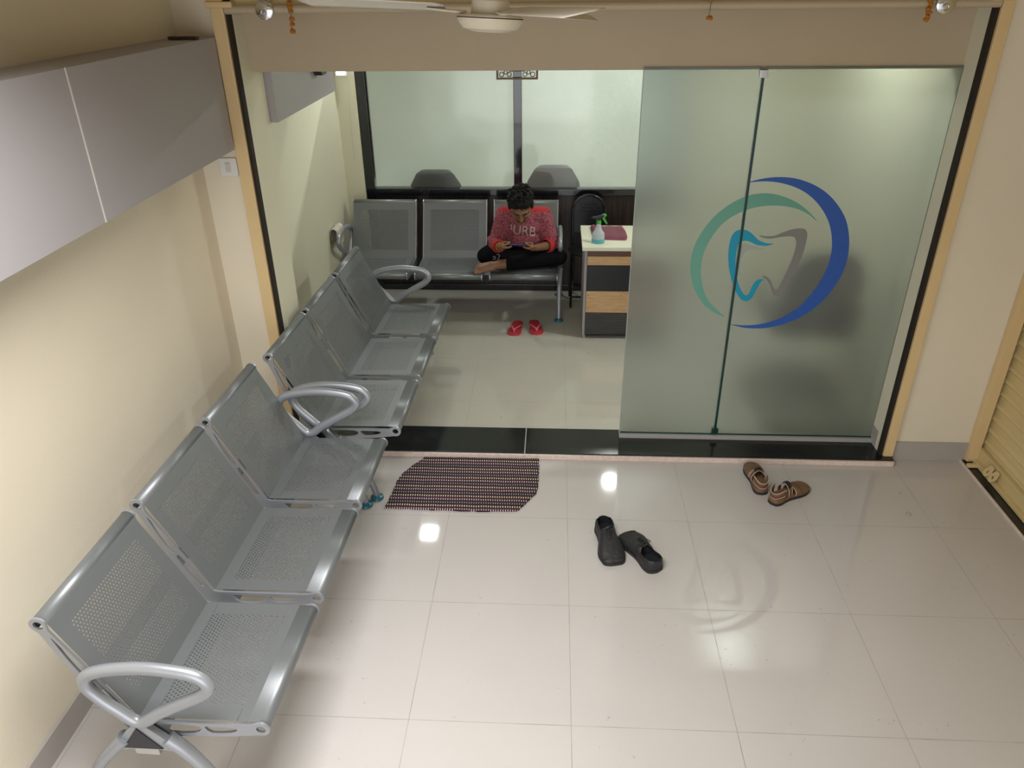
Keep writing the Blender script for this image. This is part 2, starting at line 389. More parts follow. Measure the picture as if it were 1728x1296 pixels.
def remesh(mb, voxel, smooth=2, f=.5):
    """fuse overlapping closed pieces into one continuous skin"""
    bmesh.ops.recalc_face_normals(mb.bm, faces=mb.bm.faces[:])
    me = bpy.data.meshes.new('t'); mb.bm.to_mesh(me); mb.bm.free()
    o = bpy.data.objects.new('t', me); COL.objects.link(o)
    md = o.modifiers.new('r', 'REMESH'); md.mode = 'VOXEL'; md.voxel_size = voxel; md.use_smooth_shade = True
    dg = bpy.context.evaluated_depsgraph_get(); dg.update()
    m2 = bpy.data.meshes.new_from_object(o.evaluated_get(dg))
    bpy.data.objects.remove(o); bpy.data.meshes.remove(me)
    r = MB(); r.bm.from_mesh(m2); bpy.data.meshes.remove(m2)
    for _ in range(smooth): bmesh.ops.smooth_vert(r.bm, verts=r.bm.verts[:], factor=f, use_axis_x=True, use_axis_y=True, use_axis_z=True)
    return r
def catmull(P, n=6, closed=False):
    P = [Vector(p) for p in P]; out = []; N_ = len(P)
    for i in range(N_ if closed else N_ - 1):
        g = lambda k: P[k % N_] if closed else P[max(0, min(N_ - 1, k))]
        a, b, c, d = g(i - 1), g(i), g(i + 1), g(i + 2)
        for k in range(n):
            t = k / n
            out.append(.5 * ((2 * b) + (c - a) * t + (2 * a - 5 * b + 4 * c - d) * t * t + (3 * b - 3 * c + d - a) * t ** 3))
    if not closed: out.append(P[-1])
    return out
def cat2(P, n=6, closed=True): return [(p.x, p.y) for p in catmull([(a, b, 0) for a, b in P], n, closed)]
def text_mesh(body, size, ext=0.0):
    cu = bpy.data.curves.new('t', 'FONT'); cu.body = body; cu.size = size; cu.align_x = 'CENTER'; cu.align_y = 'CENTER'; cu.extrude = ext; cu.resolution_u = 4
    o = bpy.data.objects.new('t', cu); COL.objects.link(o)
    dg = bpy.context.evaluated_depsgraph_get(); dg.update()
    me = bpy.data.meshes.new_from_object(o.evaluated_get(dg)); bpy.data.objects.remove(o)
    r = MB(); r.bm.from_mesh(me); bpy.data.meshes.remove(me); return r

# ------------------------------------------------------------------ the room shell
ZC, ZI = 2.85, 2.60          # ceiling outside the clinic, ceiling inside it
YP = 0.60                    # face of the pillars either side of the opening
XL, XR = -1.53, 1.745        # the two reveals of the opening
FI = 0.03                    # raised clinic floor
struct('floor', MB().box((-2.2, -5.2, -.1), (2.5, .72, 0)), M['floor'])
struct('floor_inner', MB().box((-2.0, .72, -.1), (2.2, 6.0, FI)), M['floor_in'])
# threshold of black granite with a bare pale edge
struct('trim_1', MB().box((XL + .005, .535, 0), (1.80, .80, .036), .002), M['granite'])
struct('trim_2', MB().box((XL + .005, .520, 0), (1.80, .536, .030), .004), M['rough_edge'])
# outer left wall (slightly out of square)
b = MB(); b.quad((-1.90, -5.2, 0), (-1.79, .64, 0), (-1.79, .64, ZC), (-1.90, -5.2, ZC)); b.quad((-2.1, -5.2, 0), (-2.1, -5.2, ZC), (-1.9, .64, ZC), (-1.9, .64, 0))
bm_ = MB().extrude([(-1.90, -5.2), (-1.79, .64), (-2.05, .64), (-2.05, -5.2)], [], lambda u, v, w_: (u, v, w_), ZC)
b.bm.free(); struct('wall_left', bm_, M['wall'])
struct('wall_pillar_left', MB().box((-2.05, YP, 0), (-1.54, .89, ZC)), M['wall'])
struct('wall_reveal_left', MB().box((-1.54, YP + .02, 0.0), (XL, .89, ZC)), M['wall_in'])
struct('wall_inner_left', MB().box((-1.92, .89, 0), (-1.76, 3.05, ZI)), M['wall_in'])
struct('wall_back', MB().box((-1.92, 3.02, 0), (-1.606, 3.16, ZI)), M['wall_in'])
struct('wall_back_right', MB().box((.862, 3.04, 0), (1.95, 3.16, ZI)), M['wall_in'])
struct('wall_inner_right', MB().box((XR + .012, .77, 0), (1.95, 3.05, ZI)), M['wall_in'])
struct('wall_pillar_right', MB().box((XR + .006, YP, 0), (2.62, .77, ZC)), M['wall'])
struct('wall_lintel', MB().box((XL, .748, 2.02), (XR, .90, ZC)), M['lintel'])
# office beyond the partition
M['office'] = mat('office_grey_paint', (0.60, 0.63, 0.60), .6, noise=.25, nscale=1.2)
struct('wall_office_back', MB().box((-2.4, 5.6, 0), (3.0, 5.7, ZI)), M['office'])
struct('wall_office_left', MB().box((-2.5, 3.16, 0), (-2.4, 5.6, ZI)), M['wall_in'])
struct('wall_office_right', MB().box((1.9, 3.16, 0), (2.0, 5.6, ZI)), M['office'])
struct('ceiling_inner', MB().box((-2.5, .90, ZI), (3.0, 5.7, ZI + .1)), M['ceil'])
struct('ceiling', MB().box((-2.1, -5.2, ZC), (2.7, .90, ZC + .1)), M['ceil2'])
struct('trim_10', MB().box((-1.40, -2.30, 2.64), (-.10, -1.20, ZC), .004), M['ceil2'])
struct('wall_right', MB().box((2.42, -5.2, 0), (2.62, YP, ZC)), M['wall'])
struct('wall_front_upper', MB().box((-2.1, -5.3, 2.1), (2.7, -5.2, ZC)), M['wall'])
struct('baseboard_left', MB().extrude([(-1.886, -5.2), (-1.778, YP), (-1.795, YP), (-1.905, -5.2)], [], lambda u, v, w_: (u, v, w_), .105), M['skirt'])
struct('baseboard_right', MB().box((1.815, YP - .012, 0), (2.215, YP + .002, .118), .002), M['skirt'])
struct('baseboard_inner', MB().box((XR - .006, .66, .03), (XR + .012, .77, .14), .002), M['skirt'])
struct('baseboard_inner_left', MB().box((-1.76, .89, .03), (-1.748, 3.02, .12), .002), M['skirt'])

# ochre guide channels and dark gaps of the clinic's rolling shutter
def channel(name, x0, x1, m, zb, kind='structure'):
    return struct(name, MB().box((x0, YP - .035, zb), (x1, YP + .01, 2.34), .006), m)
channel('trim_3', -1.605, -1.545, M['ochre'], .036)
channel('trim_4', 1.752, 1.805, M['ochre'], .036)
struct('trim_5', MB().box((-1.545, YP - .02, .036), (-1.531, YP + .02, 2.34)), M['gap'])
struct('trim_6', MB().box((1.738, YP - .02, .036), (1.752, YP + .02, 2.34)), M['gap'])
struct('trim_7', MB().box((XR - .004, YP + .02, .036), (XR + .01, .77, 2.34)), M['wall_in'])

# rolled-up shutter above the opening
t = empty('rolled_shutter', (.1, YP, 2.26), kind='structure')
b = MB(); P = []
for k in range(0, 46):
    z = 2.315 + k * .0116; y = YP + .0 + .010 * math.sin(k * PI / 3)
    P.append([(XL + .005, y, z), (XR - .005, y, z)])
b.grid(P); build('shutter_slats', b, M['shut'], t, off=t.location)
build('bottom_bar', MB().tube([(XL - .01, YP - .018, 2.293), (XR, YP - .018, 2.293)], .026, seg=16, flat=((0, 0, 1), .75)), M['lintel'], t, off=t.location)
build('end_bracket', MB().box((-1.62, YP - .05, 2.30), (-1.50, YP - .03, 2.325), .006), M['ochre'], t, off=t.location)
build('end_bracket', MB().box((1.70, YP - .05, 2.30), (1.80, YP - .03, 2.325), .006), M['ochre'], t, off=t.location)

# ------------------------------------------------------------------ frosted sliding door with the tooth emblem
GY = 0.738
door = empty('door_1', (1.03, GY, .036), kind='structure')
D0 = door.location
gl = build('sliding_panel', MB().box((.312, GY, .058), (.852, GY + .008, 2.032), .001), M['frost'], door, off=D0)
gr = build('fixed_panel', MB().box((.860, GY, .058), (XR - .004, GY + .008, 2.032), .001), M['frost'], door, off=D0)
build('glass_edge', MB().box((.309, GY - .001, .058), (.3125, GY + .009, 2.032)), M['lgrey'], door, off=D0)
build('panel_joint', MB().box((.850, GY - .004, .056), (.862, GY + .012, 2.0)), M['gedge'], door, off=D0)
build('glass_clamp', MB().box((.838, GY - .012, 1.985), (.874, GY + .02, 2.02), .002), M['alu'], door, off=D0)
build('floor_clamp', MB().box((.838, GY - .012, .056), (.874, GY + .02, .095), .002), M['gedge'], door, off=D0)
build('bottom_track', MB().box((.306, GY - .030, .036), (XR - .004, GY + .022, .0585), .002), M['track'], door, off=D0)
build('black_seal', MB().box((.312, GY - .010, .058), (XR - .004, GY - .002, .064)), M['gedge'], door, off=D0)
# emblem traced on the glass plane
def px2(x, y, Y):
    f = 1291.47; R = Euler(cam.rotation_euler).to_matrix(); d = R @ Vector(((x - 864) / f, -(y - 648) / f, -1)); tt = (Y - cam.location.y) / d.y
    p = cam.location + d * tt; return (p.x, p.z)
def emblem(name, pts, m):
    pts = cat2([px2(1130 + a / 3.9286, 260 + b_ / 3.9286, GY) for a, b_ in pts], 4)
    build(name, MB().extrude(pts, [], lambda u, v, w_: (u, GY - .0006 - w_, v), .0006), m, door, off=D0)
emblem('blue_arc', [(525, 187), (620, 162), (735, 152), (850, 165), (960, 205), (1050, 265), (1120, 345), (1170, 440), (1190, 560), (1180, 680), (1140, 800), (1070, 910), (980, 1005), (880, 1075), (760, 1125), (640, 1152), (550, 1155), (480, 1148), (403, 1130), (480, 1135), (580, 1130), (680, 1108), (770, 1070), (860, 1010), (940, 925), (1000, 840), (1045, 750), (1072, 650), (1075, 560), (1060, 470), (1025, 390), (970, 315), (900, 255), (820, 215), (720, 188), (620, 180)], M['blue'])
emblem('green_arc', [(980, 447), (920, 380), (850, 325), (760, 283), (660, 261), (560, 266), (470, 295), (380, 345), (290, 420), (215, 515), (160, 620), (138, 730), (145, 830), (175, 920), (230, 1000), (290, 1045), (362, 1078), (300, 1020), (250, 960), (220, 880), (207, 790), (215, 700), (245, 610), (300, 520), (370, 445), (460, 390), (560, 355), (660, 342), (760, 345), (850, 365), (920, 400)], M['green'])
emblem('cyan_tooth_outline', [(688, 594), (640, 590), (590, 570), (550, 530), (510, 505), (465, 502), (430, 518), (405, 560), (390, 640), (390, 720), (400, 790), (425, 880), (455, 940), (485, 970), (520, 972), (548, 950), (575, 900), (600, 855), (622, 830), (580, 835), (550, 870), (525, 925), (505, 935), (485, 920), (460, 870), (440, 790), (437, 710), (445, 640), (460, 590), (490, 575), (530, 580), (580, 602), (640, 608)], M['cyan'])
emblem('grey_tooth_outline', [(593, 538), (640, 545), (700, 540), (760, 515), (820, 497), (870, 492), (900, 500), (912, 530), (905, 580), (880, 670), (840, 760), (790, 850), (745, 925), (715, 940), (685, 930), (668, 885), (645, 835), (612, 810), (640, 810), (670, 840), (690, 890), (710, 898), (730, 870), (770, 790), (810, 700), (832, 630), (838, 580), (825, 550), (790, 545), (730, 550), (670, 560), (620, 555)], M['grey'])
emblem('pale_tooth_highlight', [(625, 628), (570, 615), (510, 603), (475, 610), (455, 640), (450, 700), (455, 760), (463, 805), (465, 750), (475, 690), (500, 650), (540, 632)], M['lgrey'])

# ------------------------------------------------------------------ back partition: dark panelling, black frame, frosted panes
win = empty('window_1', (.1, 3.05, FI), kind='structure'); W0 = win.location
WY = 3.05; X0, X1, XM, ZS, ZT = -1.60, .86, -.378, .895, 1.90
b = MB()
b.box((X0, WY - .03, FI), (X0 + .07, WY + .05, ZT), .004)
b.box((XM - .032, WY - .03, ZS), (XM + .032, WY + .05, ZT), .004)
b.box((X1 - .06, WY - .03, FI), (X1, WY + .05, ZT), .004)
b.box((X0 + .07, WY - .045, ZS - .055), (X1 - .06, WY + .05, ZS), .006)
b.box((X0 + .07, WY - .03, ZT - .06), (X1 - .06, WY + .05, ZT), .004)
b.box((X0 + .07, WY - .035, FI), (X1 - .06, WY + .03, FI + .055), .004)
build('frame', b, M['frame'], win, off=W0)
for a, c in ((X0 + .07, XM - .032), (XM + .032, .80)):
    build('glass_pane', MB().box((a, WY, ZS), (c, WY + .008, ZT - .06)), M['frost2'], win, off=W0)
build('wood_panel', MB().box((X0 + .07, WY - .012, FI + .055), (X1 - .06, WY + .02, ZS - .055)), M['darkwood'], win, off=W0)

# ------------------------------------------------------------------ right-hand roller shutter on its granite sill
t = empty('door_2', (2.26, -1.0, 0), kind='structure'); o_ = t.location
struct('trim_8', MB().box((2.19, -4.8, 0), (2.42, YP, .012), .001), M['granite'])
struct('trim_9', MB().box((2.182, -4.8, 0), (2.190, YP - .005, .013), .001), M['rough_edge'])
b = MB(); P = []
for k in range(0, 34 * 8 + 1):
    z = .085 + k / 8 * .075; ph = (k % 8) / 8
    x = 2.285 + (.0 if ph < .55 else -.014 * math.sin((ph - .55) / .45 * PI)) + (.006 if abs(ph - .5) < .07 else 0)
    P.append([(x, -4.6, z), (x, YP - .003, z)])
b.grid(P); build('shutter_slats', b, M['shut'], t, off=o_)
build('bottom_rail', MB().box((2.262, -4.6, .014), (2.284, YP - .02, .105), .003), M['shut'], t, off=o_)
build('bottom_angle', MB().box((2.236, -4.6, .014), (2.268, YP - .02, .038), .005), M['shut'], t, off=o_)
build('guide_channel', MB().box((2.205, YP - .040, .016), (2.262, YP - .002, ZC), .004), M['ochre'], t, off=o_)
build('foot_bolt', MB().box((2.185, YP - .10, .014), (2.262, YP - .07, .034), .008), M['shut'], t, off=o_)
for y in (.405, .352):
    ring = [(.028 * math.cos(a) + (0.012 if math.cos(a) > .7 else 0), .026 * math.sin(a)) for a in [2 * PI * k / 20 for k in range(20)]]
    hole = [(.010 * math.cos(-a), .009 * math.sin(-a)) for a in [2 * PI * k / 12 for k in range(12)]]
    build('hasp', MB().extrude(ring, [hole], lambda u, v, w_: (2.236 + u * .5 - w_, y - v, .060 + u * .86), .006), M['shut'], t, off=o_)

# ------------------------------------------------------------------ sign boxes on the left walls
o = build('wall_box', MB().box((-1.80, -4.2, 1.70), (-1.60, .555, 2.185), .002), M['lilac'], angle=30)
tag(o, 'long lilac grey boxed panel with a white seam fixed high on left wall', 'wall panel')
s_ = build('seam_strip', MB().box((-1.603, -.621, 1.70), (-1.5985, -.614, 2.185)), M['seam'], o)
s_.data.materials[0] = M['seam']
o = build('wall_box', MB().box((-1.765, .893, 1.765), (-1.49, 2.02, 2.25), .002), M['lilac'], angle=30)
tag(o, 'shorter lilac grey boxed panel behind the lintel, over inner bench', 'wall panel')
t = empty('wall_clock', (-1.488, 1.66, 2.01), label='black octagonal clock on inner grey panel, cut off by the lintel', cat='clock')
oc = lambda r: [(r * math.cos(PI / 8 + k * PI / 4), r * math.sin(PI / 8 + k * PI / 4)) for k in range(8)]
build('clock_case', MB().extrude(oc(.115), [list(reversed(oc(.075)))], lambda u, v, w_: (w_, u, v), .045), M['blk'], t)
build('clock_dial', MB().lathe([(.085, 0), (.085, .012)], M4=Matrix.Rotation(PI / 2, 4, 'Y')), M['clockface'], t)

# light switch
t = empty('light_switch', (-1.662, YP, 1.61), label='square white switch plate with one rocker below the grey box', cat='light switch')
build('switch_plate', MB().box((-.044, -.012, -.044), (.044, 0, .044), .005), M['white'], t)
build('rocker', MB().box((-.012, -.017, -.022), (.012, -.009, .022), .002), mat('rocker_grey', (.62, .62, .6), .35), t)
o = build('metal_bracket', MB().box((-1.74, .40, 2.187), (-1.615, .43, 2.199), .002), M['brown'])
tag(o, 'small dark brown bracket lying on top of the grey box', 'bracket')
o = build('lit_sign', MB().box((-1.74, 2.99, 1.74), (-1.655, 3.018, 1.95), .003), M['white'], angle=30)
tag(o, 'glowing framed sign high in the back left corner', 'sign')
q = build('lit_face', MB().box((-1.728, 2.984, 1.753), (-1.667, 2.990, 1.94)), M['sign'], o)
q['label'] = 'bright white lit face'
o = build('hanging_cord', MB().tube(catmull([(-1.66, 3.012, 1.76), (-1.668, 3.012, 1.5), (-1.672, 3.012, 1.3), (-1.665, 3.012, 1.12)], 6), .0022, seg=6), M['seam'])
tag(o, 'thin pale cord hanging down the back corner wall', 'cord')
# fretwork plaque on the partition
t = empty('fretwork_plaque', (-.379, WY - .04, 1.69), label='bronze fretwork plaque on top of the window mullion', cat='plaque')
b = MB(); R_ = [(-.155, 0.02), (.155, .02), (.155, .20), (-.155, .20)]; r_ = [(-.14, .034), (-.14, .186), (.14, .186), (.14, .034)]
b.extrude(R_, [r_], lambda u, v, w_: (u, -w_, v), .012); build('frame', b, M['bronze'], t)
b = MB()
for sx in (-1, 1):
    for cx, cz, r in ((.115, .055, .016), (.085, .070, .013), (.058, .055, .015), (.11, .1, .016), (.075, .11, .018), (.1, .15, .02)):
        b.tube([(sx * cx + r * math.cos(a), -.006, cz + r * math.sin(a)) for a in [2 * PI * k / 14 for k in range(14)]], .0035, closed=True, seg=6)
b.box((-.06, -.010, .075), (.06, -.003, .17), .002)
build('fretwork', b, M['bronze'], t)

# ------------------------------------------------------------------ lamps inside
def panel_light(x, y, z, sx, sy, power, label):
    t = empty('ceiling_light', (x, y, z), label=label, cat='ceiling light', group='square ceiling lights')
    build('frame', MB().extrude([(-sx - .012, -sy - .012), (sx + .012, -sy - .012), (sx + .012, sy + .012), (-sx - .012, sy + .012)], [[(-sx, -sy), (-sx, sy), (sx, sy), (sx, -sy)]], lambda u, v, w_: (u, v, -w_), .014), M['white'], t)
    build('diffuser', MB().box((-sx, -sy, -.010), (sx, sy, -.002)), M['tube'], t)
    a = area('lamp', (x, y, z - .02), (0, 0, 0), sx * 2, sy * 2, power, (0.97, 1.0, 0.97)); a.parent = None
    return t
panel_light(-1.30, 2.97, ZI, .075, .085, 10, 'square ceiling light nearest the back left corner of the clinic')
panel_light(1.42, 1.62, ZI, .13, .13, 21, 'square ceiling light in clinic behind frosted door')
panel_light(.58, 3.95, ZI, .055, .045, 60, 'square ceiling light over the office right of the mullion')

# ------------------------------------------------------------------ three-seat steel benches
SWID, PITCH, NSE = 0.496, 0.556, 3
def arc(cx, cy, r, a0, a1, n): return [(cx + r * math.cos(math.radians(a0 + (a1 - a0) * k / n)), cy + r * math.sin(math.radians(a0 + (a1 - a0) * k / n))) for k in range(n + 1)]
CR = (.392, .417); FR = (.006, .404); BK = (.598, .795)      # crease, front roll centre, back roll centre (depth, height)
TH = .0016
bd = Vector((BK[0] - CR[0], BK[1] - CR[1])).normalized()
def sheet(a, bb, x0, x1, inset0, inset1, name, par, lipA=None, lipB=None):
    """flat perforated sheet from a to bb (depth,height) with rolled lips at its ends"""
    a = Vector(a); bb = Vector(bb); L = (bb - a).length; d = (bb - a) / L
    P3 = lambda u, s_: (x0 + u, a.x + d.x * s_, a.y + d.y * s_)
    bm = bmesh.new(); V = {}
    def v(u, s_):
        k = (round(u, 5), round(s_, 5))
        if k not in V: V[k] = bm.verts.new(P3(u, s_))
        return V[k]
    W = x1 - x0; px = .0128; py = .0112; hr = .0033
    m0 = .052; nx = int((W - 2 * m0) / px); mu = (W - nx * px) / 2
    ny = int((L - inset0 - inset1) / py); ms = inset0 + (L - inset0 - inset1 - ny * py) / 2
    for j in range(ny):
        sh = 0 if j % 2 == 0 else px / 2
        s0 = ms + j * py; s1 = s0 + py
        for i in range(nx - (1 if sh else 0)):
            u0 = mu + i * px + sh; u1 = u0 + px; um = (u0 + u1) / 2; sm = (s0 + s1) / 2
            ring = [v(u0, s0), v(um, s0), v(u1, s0), v(u1, sm), v(u1, s1), v(um, s1), v(u0, s1), v(u0, sm)]
            ang = [-135, -90, -45, 0, 45, 90, 135, 180]
            hole = [bm.verts.new(P3(um + hr * math.cos(math.radians(t)), sm + hr * math.sin(math.radians(t)))) for t in ang]
            for k in range(8): bm.faces.new([ring[k], ring[(k + 1) % 8], hole[(k + 1) % 8], hole[k]])
        if sh:
            for u0, u1 in ((mu, mu + sh), (mu + nx * px - sh, mu + nx * px)):
                bm.faces.new([v(u0, s0), v(u1, s0), v(u1, s1), v(u0, s1)])
    e0, e1 = mu, mu + nx * px; t0, t1 = ms, ms + ny * py
    for (ua, ub, sa, sb) in ((0, W, 0, t0), (0, W, t1, L), (0, e0, t0, t1), (e1, W, t0, t1)):
        bm.faces.new([bm.verts.new(P3(*q)) for q in ((ua, sa), (ub, sa), (ub, sb), (ua, sb))])
    mb = MB(); mb.bm.free(); mb.bm = bm
    for lip in (lipA, lipB):
        if lip: mb.grid([[(x0, p[0], p[1]), (x1, p[0], p[1])] for p in lip])
    o = build(name, mb, M['silp'], par, angle=30, merge=True)
    nf = Vector((0, -(bb - a).y, (bb - a).x)).normalized()
    for p in o.data.polygons: p.use_smooth = abs(p.normal.dot(nf)) < .9995
    md = o.modifiers.new('thickness', 'SOLIDIFY'); md.thickness = TH; md.offset = -1 if name == 'seat' else 1
    return o

def plate_outline():
    P = arc(FR[0], FR[1], .027, 95, 285, 12)              # round the front ring
    P += [(.10, .364), (.25, .352), (.330, .340), (.375, .335), (.420, .350), (.450, .392), (.515, .520), (.578, .690), (.604, .765)]
    P += arc(BK[0], BK[1], .027, -30, 150, 12)
    P += [(BK[0] - .024 - .0, BK[1] - .020), (CR[0] + .006, CR[1] - .002), (CR[0] - .012, CR[1] - .006), (.04, FR[1] + .014)]
    return P
HOLES = [arc(FR[0], FR[1], .015, 0, 345, 14), arc(BK[0], BK[1], .015, 0, 345, 14),
         cat2([(.095, .402), (.175, .402), (.185, .396), (.165, .374), (.105, .380), (.083, .392)], 2),
         cat2([(.215, .402), (.315, .400), (.325, .394), (.300, .364), (.225, .368), (.198, .386)], 2),
         cat2([(.428, .450), (.440, .436), (.476, .500), (.503, .565), (.495, .580), (.480, .560)], 2),
         cat2([(.506, .604), (.520, .596), (.548, .660), (.572, .740), (.566, .738)], 2)]
def bench_proto(name, loc, rz, label):
    t = empty(name, loc, rz, label, 'bench', 'three-seat steel waiting benches')
    for k in range(NSE):
        x0 = k * PITCH; x1 = x0 + SWID
        lipF = [(a, b_) for a, b_ in arc(FR[0], FR[1], .0235, 250, 92, 12)] + [(.045, .4285)]
        sheet((.045, .4285), CR, x0 + .004, x1 - .004, .030, .040, 'seat', t, lipA=lipF)
        e = (BK[0] - .0225, BK[1] + .004)
        lipB = [e] + arc(BK[0], BK[1], .0235, 160, -60, 14)
        sheet((CR[0], CR[1]), e, x0 + .004, x1 - .004, .055, .050, 'backrest', t, lipB=lipB)
        for xx in (x0 - .004, x1 - .004):
            build('side_plate', MB().extrude(plate_outline(), HOLES, lambda u, v, w_, xx=xx: (xx + w_, u, v), .008), M['sil2'], t, angle=30)
    Lb = 2 * PITCH + SWID
    build('crossbeam', MB().box((-.012, .355, .285), (Lb + .012, .415, .335), .004), M['sil'], t)
    for xe, sg in ((-.024, 1), (Lb + .020, -1)):
        # armrest: flat oval tube bent to a closed loop
        Pa = [(.372, .430), (.300, .478), (.215, .530), (.150, .570), (.122, .610), (.150, .648), (.220, .664), (.32, .668), (.43, .650), (.490, .622), (.505, .580), (.478, .530), (.430, .478)]
        P = catmull([(xe, a, b_) for a, b_ in Pa], 5, True)
        build('armrest', MB().tube(P, .0205, closed=True, seg=14, flat=((1, 0, 0), .86)), M['sil2'], t)
        lg = build('leg_bracket', MB().extrude(cat2([(.385, .435), (.455, .350), (.475, .305), (.400, .318), (.330, .318), (.262, .315), (.285, .345), (.330, .395)], 2), [], lambda u, v, w_, xe=xe: (xe - .010 + w_, u, v), .020), M['sil2'], t)
        build('black_inset', MB().extrude([(.385, .415), (.447, .322), (.318, .326)], [], lambda u, v, w_, xe=xe, sg=sg: (xe - sg * .0105 + (-sg) * w_, u, v), .003), M['blk'], lg)
        build('beam_clamp', MB().box((min(xe, xe + sg * .05), .345, .275), (max(xe, xe + sg * .05), .425, .345), .004), M['alu'], lg)
        for nm, Pl in (('front', [(.30, .365), (.262, .322), (.225, .262), (.185, .180), (.150, .090), (.132, .020)]), ('rear', [(.44, .355), (.485, .305), (.54, .240), (.600, .150), (.645, .070), (.665, .020)])):
            P = catmull([(xe, a, b_) for a, b_ in Pl], 5)
            n = len(P); l = build('leg', MB().tube(P, [.024 - .009 * i / (n - 1) for i in range(n)], seg=14), M['sil2'], t)
            f = Pl[-1]
            build('foot_pad', MB().lathe([(.010, .032), (.016, .022), (.032, .013), (.035, .004), (.033, 0)], c=(xe, f[0], 0), seg=24), M['teal'], l)
    return t
B1 = bench_proto('waiting_bench', (-.956, -1.562, 0), math.radians(90 - 1.75), 'nearest steel bench along the left wall, three empty seats outside')
B2 = dup(B1, (-.862, .152, 0.0), math.radians(90 - 1.9), 'middle steel bench along left wall, passing through the doorway over the granite sill')
B3 = dup(B1, (-1.668, 2.255, FI), 0, 'farthest steel bench against the dark panelling, with the young man on it')

# ------------------------------------------------------------------ rag on the far bench's left armrest
P = []
for i in range(15):
    row = []
    for j in range(9):
        s_ = (i - 7) / 7 * .17; y = 2.47 + (j - 4) * .022 + .006 * math.sin(i * 1.3)
        a = max(-1, min(1, s_ / .045)); x = -1.722 + .030 * math.sin(a * PI / 2) + .012 * math.sin(j * 1.4 + i * .5) * min(1, abs(s_) / .1)
        z = .700 + .022 * math.cos(a * PI / 2) + FI - max(0, abs(s_) - .045) * (.95 + .12 * math.sin(j * 1.1))
        row.append((x, y, z))
    P.append(row)
o = build('rag', MB().grid(P), M['rag'], angle=80); md = o.modifiers.new('thickness', 'SOLIDIFY'); md.thickness = .003
md = o.modifiers.new('smooth', 'SUBSURF'); md.levels = md.render_levels = 1
tag(o, 'grubby white rag draped over left armrest of the far bench', 'rag')

# ------------------------------------------------------------------ reception pedestal desk
t = empty('reception_desk', (.13, 2.08, FI), label='desk with cream top and striped oak and dark grey front, half behind frosted door', cat='desk')
DX = .62
build('side_panel', MB().box((.0, .0, .02), (.018, .46, .675), .001), M['lilac'], t)
build('side_panel', MB().box((DX - .018, .0, .02), (DX, .46, .675), .001), M['lilac'], t)
build('carcass', MB().box((.018, .012, .03), (DX - .018, .455, .675)), M['slate'], t)
for nm, z0, z1, m in (('dark_panel', .035, .205, 'slate'), ('oak_panel', .208, .372, 'oak'), ('black_panel', .375, .565, 'blk'), ('oak_panel', .568, .632, 'oak'), ('top_rail', .634, .674, 'umber')):
    q = build(nm, MB().box((.020, -.006 if nm != 'top_rail' else -.002, z0), (DX - .022, .012, z1), .0015), M[m], t)
    q['label'] = {'dark_panel': 'dark grey woodgrain front panel', 'oak_panel': 'light oak front panel', 'black_panel': 'plain black front panel', 'top_rail': 'brown edge rail'}[nm]
    if nm == 'oak_panel' and z0 < .3:
        for xx, zz in ((.035, .34), (.27, .34), (.035, .235)):
            build('screw_cap', MB().lathe([(.0035, 0), (.003, .002)], seg=10, M4=Matrix.Translation((xx, -.006, zz)) @ Matrix.Rotation(PI / 2, 4, 'X')), M['brown'], q)
build('desk_top', MB().box((-.02, -.02, .675), (DX + .02, .50, .702), .003), M['whitetop'], t)
for x in (.016, DX - .02):
    for y in (.02, .43): build('foot', MB().lathe([(.011, 0), (.011, .02)], c=(x, y, 0), seg=14), M['trim'], t)
# spray bottle
t = empty('spray_bottle', (.222, 2.165, FI + .702), math.radians(0), 'spray bottle with green trigger and blue liquid on the cream desk top', 'spray bottle')
sq = Matrix.Diagonal((1, .62, 1, 1))
build('bottle', MB().lathe([(.036, 0), (.043, .004), (.044, .012), (.044, .062), (.042, .072), (.026, .092), (.017, .118), (.0145, .135), (.0145, .142)], seg=32).xf(sq), M['bottle'], t)
build('liquid', MB().lathe([(.0445, .003), (.0455, .012), (.0455, .030), (.044, .0305)], seg=32).xf(sq), M['liquid'], t)
build('collar', MB().lathe([(.017, .138), (.0175, .142), (.0165, .160), (.013, .162)], seg=20), M['lime'], t)
b = MB(); b.tube([(.0, 0, .158), (0, 0, .178)], .011, seg=12)
b.extrude(cat2([(-.045, .178), (-.040, .186), (-.010, .190), (.030, .201), (.034, .190), (.016, .176), (-.010, .168)], 3), [], lambda u, v, w_: (u, w_ - .010, v), .020)
b.tube([(-.042, 0, .182), (-.056, 0, .181)], .006, seg=10)
build('spray_head', b, M['blk'], t)
b = MB(); b.extrude(cat2([(.022, .203), (.048, .205), (.052, .192), (.040, .186), (.046, .165), (.060, .140), (.054, .136), (.034, .158), (.022, .180)], 3), [], lambda u, v, w_: (u, w_ - .008, v), .016)
build('trigger', b, M['lime'], t)
# folded maroon cloth
P = []
for i in range(25):
    row = []
    for j in range(17):
        u = i / 24; v = j / 16
        x = .190 + u * .235 + .012 * v - .022 * v * (1 - u) + .01 * math.sin(v * 5) * u
        y = 2.235 + v * (.30 + .03 * math.sin(u * 4)) - .018 * u
        z = FI + .702 + .012 + .014 * abs(math.sin(v * 2.6 + .4)) + .010 * math.sin(u * 7 + v * 2) * v + .004 * math.sin(u * 15)
        if i in (0, 24) or j in (0, 16): z = FI + .704
        row.append((x, y, z))
    P.append(row)
o = build('folded_cloth', MB().grid(P), M['maroon'], angle=80); md = o.modifiers.new('smooth', 'SUBSURF'); md.levels = md.render_levels = 1
tag(o, 'folded maroon cloth on desk top behind the spray bottle', 'cloth')

